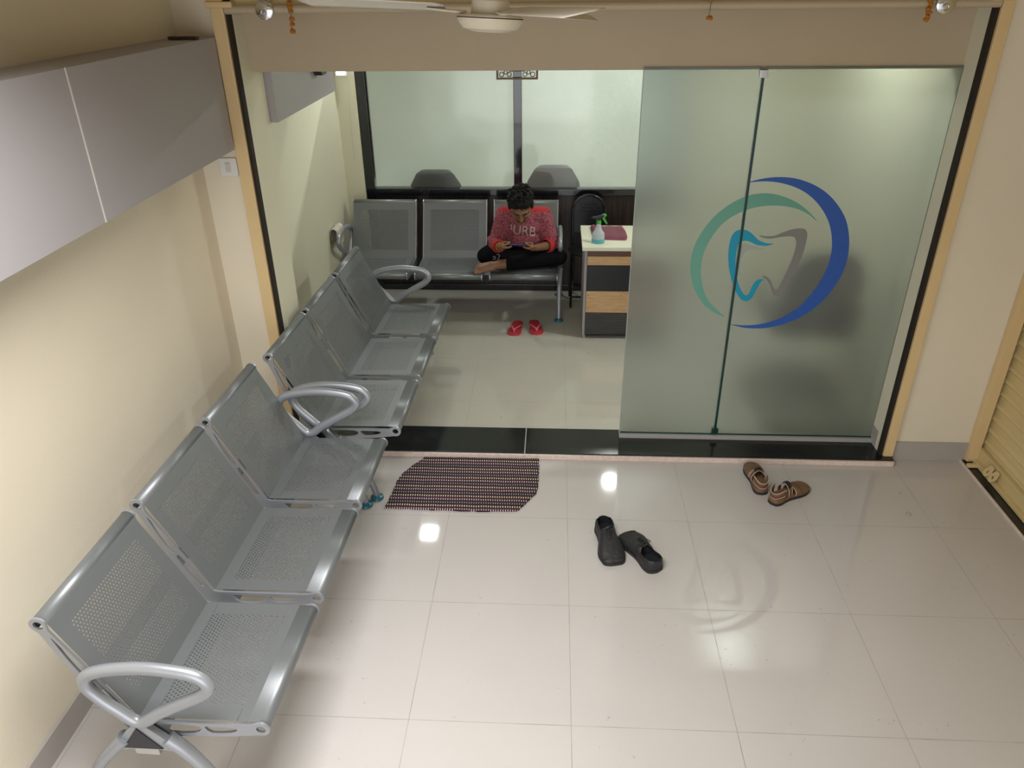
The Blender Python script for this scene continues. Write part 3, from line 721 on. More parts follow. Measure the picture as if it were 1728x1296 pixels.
# ------------------------------------------------------------------ black stool with backrest behind the desk
t = empty('black_stool', (.185, 2.80, FI), label='black metal folding chair with round-topped back behind the desk', cat='chair')
b = MB(); P = [(-.135, .10, .0)] + [(-.125, .105, .45)] + [(.125 * math.cos(a) , .125, .72 + .12 * math.sin(a)) for a in [PI - k * PI / 12 for k in range(13)]] + [(.125, .105, .45), (.135, .10, .0)]
build('back_frame', b.tube(catmull(P, 3), .011, seg=12), M['frame'], t)
Q = [(.115 * math.cos(a), .118 * math.sin(a) + .72) for a in [k * PI / 14 for k in range(15)]] + [(-.115, .54), (.115, .54)]
hl = []
for i in range(5):
    for j in range(3):
        cx = (i - 2) * .028 + (.014 if j % 2 else 0) - .007; cz = .715 + j * .026
        hl.append([(cx + .005 * math.cos(-a), cz + .005 * math.sin(-a)) for a in [2 * PI * k / 8 for k in range(8)]])
build('backrest', MB().extrude(Q, hl, lambda u, v, w_: (u, .120 + w_, v), .008), M['blk'], t)
build('seat', MB().lathe([(.02, .435), (.150, .435), (.158, .443), (.158, .452), (.148, .458), (.02, .456)], c=(0, -.03, 0), seg=36), M['blk'], t)
for sx in (-1, 1):
    build('leg', MB().tube([(sx * .12, .10, .44), (sx * .125, -.02, .25), (sx * .130, -.175, .012)], .010, seg=10), M['frame'], t)
    build('leg', MB().tube([(sx * .118, -.13, .435), (sx * .120, .04, .2), (sx * .122, .19, .012)], .010, seg=10), M['frame'], t)
build('stretcher', MB().tube([(-.13, -.13, .085), (.13, -.13, .085)], .008, seg=10), M['frame'], t)
build('stretcher', MB().tube([(-.12, .15, .07), (.12, .15, .07)], .008, seg=10), M['frame'], t)

# ------------------------------------------------------------------ office chairs seen blurred through the frosted glass
def office_chair(loc, rz, label):
    t = empty('office_chair', loc, rz, label, 'office chair')
    b = MB(); P = []
    for i in range(13):
        u = (i / 12 - .5) * 2; row = []
        for j in range(13):
            v = j / 12; hw = .235 * (1 - .10 * v) * (1 - .25 * max(0, v - .8) / .2 * abs(u) ** 3)
            row.append((u * hw, .20 + .10 * v + .035 * (1 - u * u) + .02, .50 + .50 * v - .03 * abs(u) ** 4 * (v > .6)))
        P.append(row)
    q = build('backrest', b.grid(P), M['vinyl'], t, angle=80); md = q.modifiers.new('s', 'SOLIDIFY'); md.thickness = .06
    md = q.modifiers.new('b', 'BEVEL'); md.width = .02; md.segments = 3
    build('seat', MB().box((-.24, -.24, .44), (.24, .24, .52), .035, 4), M['vinyl'], t)
    build('gas_column', MB().tube([(0, 0, .1), (0, 0, .44)], .025, seg=14), M['chrome'], t)
    for k in range(5):
        a = 2 * PI * k / 5; l = build('base_arm', MB().tube([(0, 0, .11), (.26 * math.cos(a), .26 * math.sin(a), .075)], [.025, .015], seg=10), M['blk'], t)
        build('castor', MB().ell((.26 * math.cos(a), .26 * math.sin(a), .028), (.028, .028, .028), seg=14), M['blk'], l)
    for sx in (-1, 1):
        build('armrest', MB().tube(catmull([(sx * .25, .22, .62), (sx * .27, .05, .67), (sx * .27, -.14, .67), (sx * .27, -.18, .58), (sx * .24, -.1, .48)], 4), .016, seg=10), M['blk'], t)
    return t
office_chair((-1.05, 3.42, FI - .02), PI, 'black office chair blurred behind frosted glass, left pane')
office_chair((-.10, 3.50, FI), PI, 'black office chair blurred behind frosted glass, right pane')
office_chair((1.455, 1.40, FI), PI, 'dark office chair blurred behind the right end of frosted door')

# ------------------------------------------------------------------ the ceiling fan
FC = Vector((-.300, -.45, 2.303))
t = empty('ceiling_fan', FC, math.radians(0), 'ivory ceiling fan with three blades at the top of the photo', 'ceiling fan')
t.rotation_euler = (math.radians(-3.2), math.radians(3.0), 0); t.scale = (.95, .95, .95)
build('motor_housing', MB().lathe([(.040, -.042), (.070, -.040), (.080, -.034), (.098, -.032), (.107, -.022), (.118, -.010), (.120, .004), (.112, .010), (.070, .012), (.068, .050), (.060, .058), (.02, .060)], seg=48).xf(Matrix.Diagonal((.90, .90, 1, 1))), M['fan'], t)
build('trim_ring', MB().lathe([(.1075, -.001), (.1095, .001), (.1075, .003)], seg=48), M['brown'], t)
build('down_rod', MB().tube([(0, 0, .055), (0, 0, .50)], .011, seg=14), M['fan'], t)
build('canopy', MB().lathe([(.012, .088), (.050, .095), (.062, .110), (.050, .135), (.014, .14)], seg=32), M['fan'], t)
for k, ang in enumerate((178, 298, 58)):
    a = math.radians(ang); ca, sa = math.cos(a), math.sin(a)
    P = []
    for i in range(17):
        u = i / 16; r = .15 + .49 * u
        hw = (.050 + .014 * u) * (1 if .06 < u < .93 else (.55 + .45 * (u / .06) if u <= .06 else max(.2, 1 - ((u - .93) / .07) ** 2 * .75)))
        row = []
        for j in range(7):
            v = (j / 6 - .5) * 2 * hw
            row.append((r * ca - v * sa, r * sa + v * ca, .022 + v * .22 + .004 * (1 - (v / .065) ** 2)))
        P.append(row)
    q = build('blade', MB().grid(P), M['blade'], t, angle=60); md = q.modifiers.new('s', 'SOLIDIFY'); md.thickness = .003
    build('blade_arm', MB().tube([(.08 * ca, .08 * sa, .014), (.21 * ca, .21 * sa, .020)], [.020, .012], seg=10, flat=((0, 0, 1), .3)), M['fan'], q)

# ------------------------------------------------------------------ garlands and padlocks on the rolled shutter
def garland(x, z0, zs, label):
    t = empty('marigold_garland', (x, YP - .05, 2.38), label=label, cat='garland', group='dried marigold strings')
    build('thread', MB().tube([(0, 0, .02), (.002, 0, (z0 + min(zs)) / 2 - 2.38), (-.004, 0, min(zs) - 2.38)], .0012, seg=5), M['brown'], t)
    for z in zs:
        b = MB()
        for _ in range(5): b.ell((random.uniform(-.006, .006), random.uniform(-.005, .005), z - 2.38 + random.uniform(-.004, .004)), (random.uniform(.006, .011), .008, random.uniform(.005, .009)), (random.random(), random.random(), 0), seg=8)
        build('dried_flower', b, M['rust'], t, angle=20)
garland(-1.243, 2.4, [2.37, 2.355, 2.335, 2.318, 2.300, 2.285, 2.255, 2.235, 2.208], 'longest string of dried orange marigolds at left, next to padlock')
garland(-.350, 2.4, [2.37, 2.35, 2.212], 'dried marigold string just below the fan hub')
garland(.552, 2.4, [2.37, 2.352, 2.335, 2.318, 2.245], 'short dried marigold string above the frosted door')
garland(1.452, 2.4, [2.37, 2.352, 2.335, 2.318, 2.302, 2.287, 2.272, 2.258, 2.244, 2.232], 'dried marigold string at right, beside the right padlock')
for x, lb in ((-1.355, 'round steel disc padlock on shutter bar at the left end'), (1.512, 'round steel disc padlock on shutter bar at the right end')):
    t = empty('disc_padlock', (x, YP - .052, 2.290), label=lb, cat='padlock', group='disc padlocks')
    build('body', MB().lathe([(.030, -.012), (.038, -.008), (.040, 0), (.038, .008), (.030, .012)], seg=36, M4=Matrix.Rotation(PI / 2, 4, 'X')), M['chrome'], t)
    build('shackle', MB().tube([(.022 * math.cos(a), .002, .036 + .024 * math.sin(a)) for a in [PI * k / 12 for k in range(13)]], .005, seg=10), M['alu'], t)
    build('keyway_ring', MB().tube([(.012 * math.cos(a) - .002, -.013, -.012 + .012 * math.sin(a)) for a in [2 * PI * k / 20 for k in range(20)]], .003, closed=True, seg=8), M['alu'], t)

# ------------------------------------------------------------------ doormat
o_ = (-.5, .28, 0)
out = [(-.800, .512), (-.60, .516), (-.40, .513), (-.155, .518), (-.153, .42), (-.152, .30), (-.160, .205), (-.205, .125), (-.254, .046), (-.45, .036), (-.70, .040), (-.938, .046), (-.925, .15), (-.915, .28), (-.900, .350), (-.86, .42)]
pts = []
for i, p in enumerate(out):
    q = out[(i + 1) % len(out)]
    for k in range(8): pts.append((p[0] + (q[0] - p[0]) * k / 8 + random.uniform(-.0022, .0022), p[1] + (q[1] - p[1]) * k / 8 + random.uniform(-.0022, .0022)))
o = build('doormat', MB().extrude(pts, [], lambda u, v, w_: (u - o_[0], v - o_[1], w_), .009), M['mat'], angle=30)
o.location = (o_[0], o_[1], .0005)
tag(o, 'dark purple woven mat with cream flecks in front of the threshold', 'doormat')

# ------------------------------------------------------------------ footwear
def foot_outline(L, Wd, n=40, square=0.0, bend=.10):
    """closed outline, heel at y=0, toe at y=L; bend pushes the forefoot inward"""
    ks = [(0, 0), (.02, .46), (.07, .68), (.16, .76), (.30, .70), (.42, .70), (.55, .84), (.68, .98), (.78, 1.0), (.88, .90), (.95, .70 + .14 * square), (.985, .40 + .28 * square), (1, .0 + .35 * square)]
    def hw(s):
        for (a, p), (c, q) in zip(ks, ks[1:]):
            if a <= s <= c:
                f = (s - a) / (c - a); f = f if a > .1 and c < .9 else f; return (p + (q - p) * f) * Wd / 2
        return 0
    ss = [.5 - .5 * math.cos(PI * k / n) for k in range(n + 1)]
    mid = lambda s: bend * Wd * math.sin(max(0, s - .25) / .75 * PI * .5)
    R_ = [(mid(s) + hw(s), s * L) for s in ss]; L_ = [(mid(s) - hw(s) * .96, s * L) for s in ss]
    return R_ + list(reversed(L_[1:-1])) if not square else R_ + list(reversed(L_)), hw, mid

def oxford(name, loc, rz, mirror, label):
    t = empty(name, loc, rz, label, 'shoe', 'pair of black lace-up shoes')
    L, Wd = .290, .124; sx = -1 if mirror else 1
    out, hw, mid = foot_outline(L, Wd, square=.8)
    out = cat2(out[::2], 2)
    X = lambda u, v, z: (sx * u, v, z)
    build('sole', MB().extrude([(a * 1.05, b_ * 1.015 - .002) for a, b_ in out], [], lambda u, v, w_: X(u, v, w_), .014), M['sole'], t)
    build('heel', MB().extrude([(a * 1.04, b_) for a, b_ in out if b_ < .085], [], lambda u, v, w_: X(u, v, -.0 + w_), .016), M['sole'], t)
    P = []; ns = 34; nt_ = 25
    for i in range(ns + 1):
        s = .5 - .5 * math.cos(PI * i / ns); s = min(max(s, .004), .996); h = max(.004, hw(s)); m = mid(s)
        # height of the rim/top line and half opening
        top = .066 if s < .12 else (.066 - .012 * (s - .12) / .2 if s < .32 else (.078 - .0 if s < .40 else .078 - (s - .40) * .060 - (max(0, s - .6) ** 1.5) * .10))
        if .32 <= s < .40: top = .054 + .024 * (s - .32) / .08
        top = max(top, .026)
        if s > .93: top = .034 - (s - .93) * .2
        op = h * .78 if s < .34 else (h * .78 * max(0, 1 - (s - .34) / .06) if s < .40 else 0)
        if s < .06: op = h * .55
        row = []
        for j in range(nt_):
            q = j / (nt_ - 1) * 2 - 1          # -1 rim left .. 1 rim right, 0 bottom
            sg = 1 if q >= 0 else -1; a = 1 - abs(q)  # a=0 rim, 1 bottom mid
            if s < .40:
                # wall: rim -> outward bulge -> base
                zz = top * (1 - a) + .014 * a if a < .999 else .014
                bulge = math.sin(min(1, a * 1.25) * PI / 2)
                xx = op + (h - op) * bulge
                zz = .014 + (top - .014) * math.cos(min(1, a * 1.05) * PI / 2) ** .9
            else:
                ang = a * PI / 2
                xx = h * math.sin(ang) ** .75; zz = .014 + (top - .014) * max(0, math.cos(ang)) ** .8
            row.append(X(m + sg * xx, s * L, zz))
        if i == 0: P.append([X(m, -.0005, p[2]) for p in row])
        P.append(row)
    P.append([X(m, L * 1.0, p[2]) for p in P[-1]])
    mb = MB().grid(P)
    q = build('upper', mb, M['leather'], t, angle=80, merge=True); md = q.modifiers.new('s', 'SOLIDIFY'); md.thickness = .0028; md.offset = -1
    P = []
    for i in range(14):
        s = .02 + .42 * i / 13; h = hw(s) * .88; m = mid(s); P.append([X(m + h * k / 4, s * L, .022 + .006 * abs(k / 4) ** 2) for k in range(-4, 5)])
    build('insole', MB().grid(P), M['shoein'], t)
    # inner lining
    P = []
    for i in range(26):
        a = PI * .5 + 2 * PI * i / 26 
        s = .19 + .19 * math.sin(a) * -1; s = max(.02, min(.38, s)); h = hw(max(.05, s)) * .74
        x = math.cos(a) * h; zt = .064 if s < .12 else (.064 - .012 * (s - .12) / .2 if s < .32 else .056 + .02 * (s - .32) / .08)
        P.append([X(mid(s) + x * 1.0, s * L, zt - .001), X(mid(s) + x * 1.25, s * L, zt - .018), X(mid(s) + x * 1.2, s * L, .022)])
    build('lining', MB().grid(P, closeu=True), M['shoein'], t, angle=80)
    # lace facings, laces
    for k in range(5):
        s = .42 + k * .042; z = .0795 - (s - .40) * .060
        build('lace', MB().tube(catmull([X(mid(s) - .015, s * L, z - .004), X(mid(s) - .006, s * L - .002, z + .003), X(mid(s) + .006, s * L + .002, z + .003), X(mid(s) + .015, s * L + .004, z - .004)], 4), .0022, seg=8), M['blk'], t)
    s = .42; z = .083
    build('lace_bow', MB().tube(catmull([X(mid(s), s * L, z), X(mid(s) + .02, s * L + .012, z + .006), X(mid(s) + .034, s * L - .002, z - .004), X(mid(s) + .012, s * L + .002, z + .002), X(mid(s), s * L, z + .002), X(mid(s) - .018, s * L - .012, z + .005), X(mid(s) - .032, s * L + .006, z - .006), X(mid(s) - .006, s * L + .002, z)], 5), .0018, seg=7), M['blk'], t)
    P = [[X(mid(s_) + u * .014, s_ * L, (.076 if s_ > .40 else .082) - max(0, s_ - .40) * .060 + (.004 if s_ > .4 else 0) - .004 * u * u) for u in (-1, -.5, 0, .5, 1)] for s_ in (.36, .39, .42, .48, .54, .60)]
    q = build('tongue', MB().grid(P), M['leather'], t, angle=80); md = q.modifiers.new('s', 'SOLIDIFY'); md.thickness = .003
    return t
oxford('lace_up_shoe', (.170, -.050, 0.0), math.radians(180 + 12), False, 'left of the two black lace-up shoes, toe pointing towards the camera')
oxford('lace_up_shoe', (.405, -.378, 0.0), math.radians(28), False, 'right of the two black lace-up shoes, toe pointing at the doorway')

def ribbon(P, wdt, nrm, th, n=5):
    """strap along catmull path P; width direction wdt per point (vector or list)"""
    C_ = catmull(P, n); rows = []
    for i, p in enumerate(C_):
        f = i / (len(C_) - 1); wv = wdt if not isinstance(wdt, list) else wdt[0].lerp(wdt[1], f)
        rows.append([p - Vector(wv) * .5, p, p + Vector(wv) * .5])
    return rows

def sandal(loc, rz, mirror, label):
    t = empty('strap_sandal', loc, rz, label, 'sandal', 'pair of brown strap sandals')
    sx = -1 if mirror else 1; L, Wd = .27, .100
    out, hw, mid = foot_outline(L, Wd, square=0); out = cat2(out[::2], 2)
    X = lambda u, v, z: Vector((sx * u, v, z))
    lift = lambda v: .010 * max(0, 1 - v / .16)
    build('outsole', MB().extrude([(a * 1.03, b_ * 1.0) for a, b_ in out], [], lambda u, v, w_: X(u, v, w_), .016), M['sole'], t)
    build('midsole', MB().extrude([(a * 1.0, b_ * .992 + .001) for a, b_ in out], [], lambda u, v, w_: X(u, v, .016 + w_ * (1 + 1.0 * max(0, 1 - v / .15))), .012), M['tan'], t)
    build('footbed', MB().extrude([(a * .90, b_ * .95 + .007) for a, b_ in out], [], lambda u, v, w_: X(u, v, .0275 + w_ + .0125 * max(0, 1 - v / .15)), .0022), M['tan'], t)
    def wall(s0, s1, n, hfun, side, thk=.003):
        P = []
        for i in range(n + 1):
            s = s0 + (s1 - s0) * i / n; h = hw(s); P.append([X(mid(s) + side * h * (.98 - .10 * k / 4), s * L, .020 + (hfun(s) - .020) * k / 4) for k in range(5)])
        return P
    # heel cup with collar strap
    P = []; n = 24
    for i in range(n + 1):
        a = PI * i / n; s = .20 * (1 - math.sin(a)) + .004; side = math.cos(a); h = hw(.15)
        x = h * (abs(side) ** .8) * (1 if side > 0 else -1)
        zt = .052 + .018 * abs(side) ** 2
        P.append([X(x * (1 - .05 * k / 5), s * L + .006 * k / 5 , .024 + (zt - .024) * k / 5) for k in range(6)])
    q = build('heel_cup', MB().grid(P), M['tan'], t, angle=80); md = q.modifiers.new('s', 'SOLIDIFY'); md.thickness = .003
    P2 = [[p[3] * 1.0 + (p[3] - Vector((0, .08, p[3].z))).normalized() * .002, p[5] + Vector((0, 0, .016)) + (p[5] - Vector((0, .08, p[5].z))).normalized() * .002] for p in P]
    q = build('heel_strap', MB().grid(P2), M['brn'], t, angle=80); md = q.modifiers.new('s', 'SOLIDIFY'); md.thickness = .003
    q2 = build('binding', MB().tube([p[1] for p in P2], .0021, seg=7), M['trim'], q)
    build('binding', MB().tube([p[0] for p in P2], .0018, seg=7), M['trim'], q)
    # instep strap over the foot
    A = X(mid(.3) - hw(.3) * .95, .20 * L + .015, .060); B = X(mid(.3) + hw(.3) * .95, .20 * L + .015, .060)
    rows = ribbon([X(-hw(.3) - .001, .105, .030), X(-hw(.3) * .95, .102, .066), X(0, .108, .092), X(hw(.3) * .95, .102, .066), X(hw(.3) + .001, .105, .030)], Vector((0, .024, .004)), None, .003)
    q = build('instep_strap', MB().grid(rows), M['brn'], t, angle=80); md = q.modifiers.new('s', 'SOLIDIFY'); md.thickness = .0035
    build('buckle_tab', MB().grid([[p + Vector((0, 0, .0035)) for p in r_] for r_ in rows[7:15]]), M['blk'], q, angle=80)
    for k in (0, 2): build('binding', MB().tube([r_[k] for r_ in rows], .0018, seg=7), M['trim'], q)
    # vamp over the toes
    P = []
    for i in range(13):
        s = .52 + .40 * i / 12; h = hw(s); m = mid(s); hz = .062 - .030 * ((s - .52) / .40) ** 1.3
        P.append([X(m + h * 1.0 * math.sin(a), s * L, .022 + (hz - .022) * math.cos(a) ** .8 if math.cos(a) > 0 else .022) for a in [(-.5 + k / 12) * PI for k in range(13)]])
    q = build('vamp', MB().grid(P), M['tan'], t, angle=80); md = q.modifiers.new('s', 'SOLIDIFY'); md.thickness = .003
    build('binding', MB().tube(P[0], .002, seg=7), M['trim'], q)
    build('vamp_band', MB().grid([[p + Vector((0, 0, .002)) for p in r_] for r_ in P[3:6]]), M['brn'], q, angle=80)
    return t
sandal((1.020, .232, 0), math.radians(4), False, 'brown strap sandal nearest the threshold, left of the pair')
sandal((1.045, .155, 0), math.radians(-52), False, 'brown strap sandal with toe turned right, right of the pair')

def flipflop(loc, rz, mirror, label):
    t = empty('flip_flop', loc, rz, label, 'flip-flop', 'pair of pink red flip-flops')
    sx = -1 if mirror else 1; L, Wd = .255, .105
    out, hw, mid = foot_outline(L, Wd, bend=.05); out = cat2(out[::2], 2)
    build('sole', MB().extrude(out, [], lambda u, v, w_: (sx * u, v, w_), .016), M['flip'], t)
    build('footbed', MB().extrude([(a * .93, b_ * .96 + .005) for a, b_ in out], [], lambda u, v, w_: (sx * u, v, .016 + w_), .0015), M['flip'], t)
    X = lambda u, v, z: (sx * u, v, z)
    rr = [.005, .007, .0085, .0085, .0085, .0085, .0085, .007, .005]
    for s_ in (-1, 1):
        P = [X(.006, .212, .018), X(.006 + s_ * .004, .206, .036), X(s_ * .022 + .004, .178, .042), X(s_ * .037, .135, .038), X(s_ * .0345, .100, .014)]
        build('strap', MB().tube(catmull(P, 5), .0075, seg=10, flat=((0, 0, 1), .55)), M['flip2'], t)
    return t
flipflop((-.352, 2.352, FI), math.radians(176), False, 'left flip-flop of the pink red pair on the clinic floor')
flipflop((-.234, 2.370, FI), math.radians(186), True, 'right flip-flop of the pink red pair on the clinic floor')

b = MB(); b.grid([[(.012 * math.cos(a) * r, .016 * math.sin(a) * r, .004 * (1 - r) + .002 + .003 * math.sin(a * 2) * r) for a in [2 * PI * k / 14 for k in range(14)]] for r in (0.05, .5, 1)], closev=True)
o = build('fallen_petal', b, M['leaf']); o.location = (1.715, .10, .0015)
md = o.modifiers.new('s', 'SOLIDIFY'); md.thickness = .001
tag(o, 'tiny dried petal lying on tiles near the roller shutter', 'petal')
# ------------------------------------------------------------------ the young man on the far bench
PO = Vector((-.31, 2.60, FI + .43))
man = empty('person', PO, label='person in maroon sweater and black trousers sitting cross-legged, looking down at a phone', cat='person')
V3 = Vector
# joints
sh = {-1: V3((-.462, 2.50, .832)), 1: V3((-.166, 2.50, .832))}
el = {-1: V3((-.528, 2.47, .615)), 1: V3((-.098, 2.47, .615))}
wr = {-1: V3((-.476, 2.300, .650)), 1: V3((-.214, 2.290, .652))}
hip = {-1: V3((-.40, 2.68, .555)), 1: V3((-.21, 2.68, .555))}
knee = {-1: V3((-.588, 2.44, .535)), 1: V3((-.062, 2.43, .535))}
ank = {-1: V3((-.24, 2.40, .520)), 1: V3((-.505, 2.300, .512))}
neck0 = V3((-.317, 2.50, .872)); HC = V3((-.330, 2.372, .940))
# phone
PC = V3((-.349, 2.236, .690)); pn = V3((.02, .36, .93)).normalized(); pu = V3((1, .06, .02)); pu = (pu - pn * pu.dot(pn)).normalized(); pv = pn.cross(pu)
def PP(a, b_, c): return PC + pu * a + pv * b_ + pn * c      # along, across (+ = towards the man), normal
PM = Matrix.Translation(PC) @ Matrix((pu, pv, pn)).transposed().to_4x4()

body = MB()
# torso core, pelvis, neck
body.cap((-.305, 2.66, .57), (-.312, 2.60, .70), .115, .105); body.cap((-.312, 2.60, .70), (-.315, 2.53, .80), .105, .11)
body.cap(sh[-1], sh[1], .055, .055); body.cap((-.315, 2.53, .80), neck0, .09, .055); body.cap(neck0, HC + V3((0, .03, -.02)), .052, .050)
# head in its own frame: x right, y forward (face), z up
tilt = math.radians(-38); yaw = math.radians(180 + 4)
HM = Matrix.Translation(HC) @ Matrix.Scale(1.13, 4) @ Matrix.Rotation(yaw, 4, 'Z') @ Matrix.Rotation(tilt, 4, 'X') @ Matrix.Rotation(math.radians(2), 4, 'Y')
hd = MB()
hd.ell((0, -.012, .030), (.074, .092, .082)); hd.ell((0, .018, -.010), (.064, .070, .075)); hd.ell((0, .030, -.055), (.050, .050, .042))
hd.ell((0, .062, -.088), (.026, .020, .020)); hd.cap((-.045, .01, -.055), (0, .055, -.085), .022, .020); hd.cap((.045, .01, -.055), (0, .055, -.085), .022, .020)
hd.cap((0, .086, .012), (0, .103, -.024), .009, .013); hd.ell((-.011, .094, -.028), (.009, .009, .007)); hd.ell((.011, .094, -.028), (.009, .009, .007))
hd.cap((-.036, .078, .022), (.036, .078, .022), .011, .011); hd.ell((-.036, .062, -.020), (.022, .022, .020)); hd.ell((.036, .062, -.020), (.022, .022, .020))
hd.cap((-.018, .083, -.055), (.018, .083, -.055), .0075, .0075); hd.cap((-.014, .081, -.064), (.014, .081, -.064), .008, .008)
for s in (-1, 1): hd.ell((s * .074, -.008, -.004), (.008, .018, .030), (0, 0, s * .3)); hd.ell((s * .077, -.002, -.020), (.006, .009, .012))
hd.xf(HM)
tm = bpy.data.meshes.new('h'); bmesh.ops.recalc_face_normals(hd.bm, faces=hd.bm.faces[:]); hd.bm.to_mesh(tm); hd.bm.free(); body.bm.from_mesh(tm); bpy.data.meshes.remove(tm)
# arms
for s in (-1, 1):
    body.cap(sh[s], el[s], .046, .038); body.cap(el[s], wr[s], .038, .026)
# legs
for s in (-1, 1):
    body.cap(hip[s], knee[s], .080, .055); body.cap(knee[s], ank[s], .052, .034)
# feet: his left foot sticks out at the left of the picture, the other is tucked under
def foot(a, toe, up, sd):
    d = (toe - a).normalized(); side = d.cross(up).normalized()
    body.cap(a - d * .03 - up * .01, a + d * .05, .030, .030); body.cap(a + d * .02, a + d * .125 - up * .006, .030, .022)
    body.cap(a + d * .03 + side * .016, a + d * .125 + side * .022 - up * .008, .022, .017); body.cap(a + d * .03 - side * .016, a + d * .12 - side * .022 - up * .008, .022, .017)
    for k in range(5):
        o_ = (k - 2) * .0145; l = (.168, .170, .162, .154, .144)[k]; r = (.0115, .0085, .008, .0078, .0075)[k]
        p0 = a + d * .115 + side * o_ * sd; p1 = a + d * l + side * o_ * 1.1 * sd - up * .010
        body.cap(p0, p1, r * 1.1, r)
foot(ank[1], ank[1] + V3((-.17, -.035, -.020)), V3((0, -.75, .66)).normalized(), 1)
foot(ank[-1], ank[-1] + V3((.15, .02, -.010)), V3((0, -.6, .8)).normalized(), -1)
# hands around the phone
nails = []
def hand(s):
    e = s * .078                                  # end of the phone held
    palm = PP(e + s * .030, .004, -.020)
    body.cap(wr[s], palm, .023, .021)
    k0 = PP(e + s * .026, -.030, -.014); k1 = PP(e + s * .022, .034, -.020)
    body.cap(k0, k1, .0165, .0165); body.cap(wr[s], k0, .018, .015); body.cap(wr[s], k1, .018, .016); body.cap(palm, k0, .018, .016)
    # four fingers curl under the phone
    for k in range(4):
        b_ = -.032 + k * .0195; r = (.0078, .0082, .0078, .0068)[k]; ln = (.95, 1.05, 1.0, .82)[k]
        p0 = PP(e + s * .026, b_, -.018); p1 = PP(e + s * .004, b_ - .002, -.0245); p2 = PP(e - s * .020 * ln, b_ - .001, -.0205); p3 = PP(e - s * .036 * ln, b_ + .002, -.0128)
        body.cap(p0, p1, r * 1.12, r * 1.05); body.cap(p1, p2, r * 1.05, r); body.cap(p2, p3, r, r * .85)
    # index finger hooks over the far edge, thumb lies on the screen
    p0 = PP(e + s * .022, -.036, -.010); p1 = PP(e + s * .006, -.048, -.004); p2 = PP(e - s * .014, -.046, .004)
    body.cap(p0, p1, .0085, .008); body.cap(p1, p2, .008, .0068)
    t0 = PP(e + s * .034, .026, -.010); t1 = PP(e + s * .024, .022, .012); t2 = PP(e + s * .002, .010, .0165); t3 = PP(e - s * .020, .000, .0120)
    body.cap(t0, t1, .0125, .0110); body.cap(t1, t2, .0105, .0095); body.cap(t2, t3, .0092, .0075)
    nails.append((t3 + pn * .006, .006)); nails.append((p2 - pv * .003 + pn * .005, .0052))
hand(-1); hand(1)
bodym = remesh(body, .0042, 2, .5)
def off_back(bm, g=.006):
    for v in bm.verts:
        v.co.z = max(v.co.z, FI + .4300)
        if v.co.x < -.545 and v.co.z < FI + .43: pass
        v.co.y = min(v.co.y, 2.647 + (v.co.z - .447) * .545 - g)
off_back(bodym.bm, .014)
ob = build('body', bodym, M['skin'], man, off=PO, angle=180)
for p, r in nails: build('fingernail', MB().ell(p, (r, r, r * .45), seg=10), M['nail'], ob, off=PO)
# bracelet on the left of the picture
dv = (wr[-1] - el[-1]).normalized(); c = wr[-1] - dv * .03
sd = dv.cross(V3((0, 0, 1))).normalized(); u2 = sd.cross(dv)
build('bracelet', MB().tube([c + sd * .031 * math.cos(a) + u2 * .031 * math.sin(a) for a in [2 * PI * k / 20 for k in range(20)]], .0035, closed=True, seg=8), M['rust'], man, off=PO)
# facial features
def hpart(name, mb, m, par=None): mb.xf(HM); return build(name, mb, m, par or man, off=PO, angle=60)
for s in (-1, 1):
    hpart('eyebrow', MB().tube(catmull([(s * .014, .0895, .020), (s * .030, .0880, .026), (s * .050, .0740, .022)], 4), [.003] * 4 + [.004] * 4 + [.002], seg=8), M['hair'])
    q = hpart('eye', MB().ell((s * .030, .0790, .000), (.0115, .0068, .0032), seg=14), M['eye'])
    hpart('eyelid', MB().tube(catmull([(s * .016, .0875, .001), (s * .030, .0905, .0045), (s * .044, .0800, .001)], 4), .0030, seg=8), M['skin'], q)
    hpart('iris', MB().ell((s * .030, .0862, .0005), (.0045, .003, .0045), seg=10), M['blk'], q)
hpart('moustache', MB().tube(catmull([(-.026, .0830, -.050), (-.012, .0935, -.0445), (0, .0945, -.0450), (.012, .0935, -.0445), (.026, .0830, -.050)], 4), [.002] + [.0036] * 15 + [.002], seg=8), M['hair'])
hpart('mouth', MB().tube(catmull([(-.020, .0850, -.0590), (0, .0915, -.0590), (.020, .0850, -.0590)], 4), .0016, seg=6), M['brn'])
# short tousled hair, swept at the front
hr = MB()
hr.ell((0, -.020, .044), (.081, .094, .080)); hr.ell((0, .020, .080), (.066, .060, .036)); hr.ell((.020, .052, .074), (.045, .030, .024), (0, .3, 0)); hr.ell((-.022, .050, .068), (.040, .028, .022), (0, -.2, 0))
for s in (-1, 1): hr.ell((s * .070, .0, .020), (.014, .040, .034))
for k in range(170):
    th = random.uniform(0, 2 * PI); ph = math.acos(random.uniform(.0, 1)); d = V3((math.sin(ph) * math.cos(th), math.sin(ph) * math.sin(th), math.cos(ph)))
    c = V3((0, -.016, .048)) + V3((d.x * .078, d.y * .092, d.z * .080))
    if c.y > .055 and c.z < .062: continue
    hr.cap(c, c + d * .006 + V3((random.uniform(-.012, .012), random.uniform(-.004, .014), random.uniform(-.002, .01))), .008, .0045, seg=8)
# keep the face clear of hair
hrm = remesh(hr, .0032, 3, .45)
bmesh.ops.delete(hrm.bm, geom=[v for v in hrm.bm.verts if v.co.y > .040 and v.co.z < .040 - (.0 if abs(v.co.x) < .05 else .010)], context='VERTS')
hpart('hair', hrm, M['hair'])

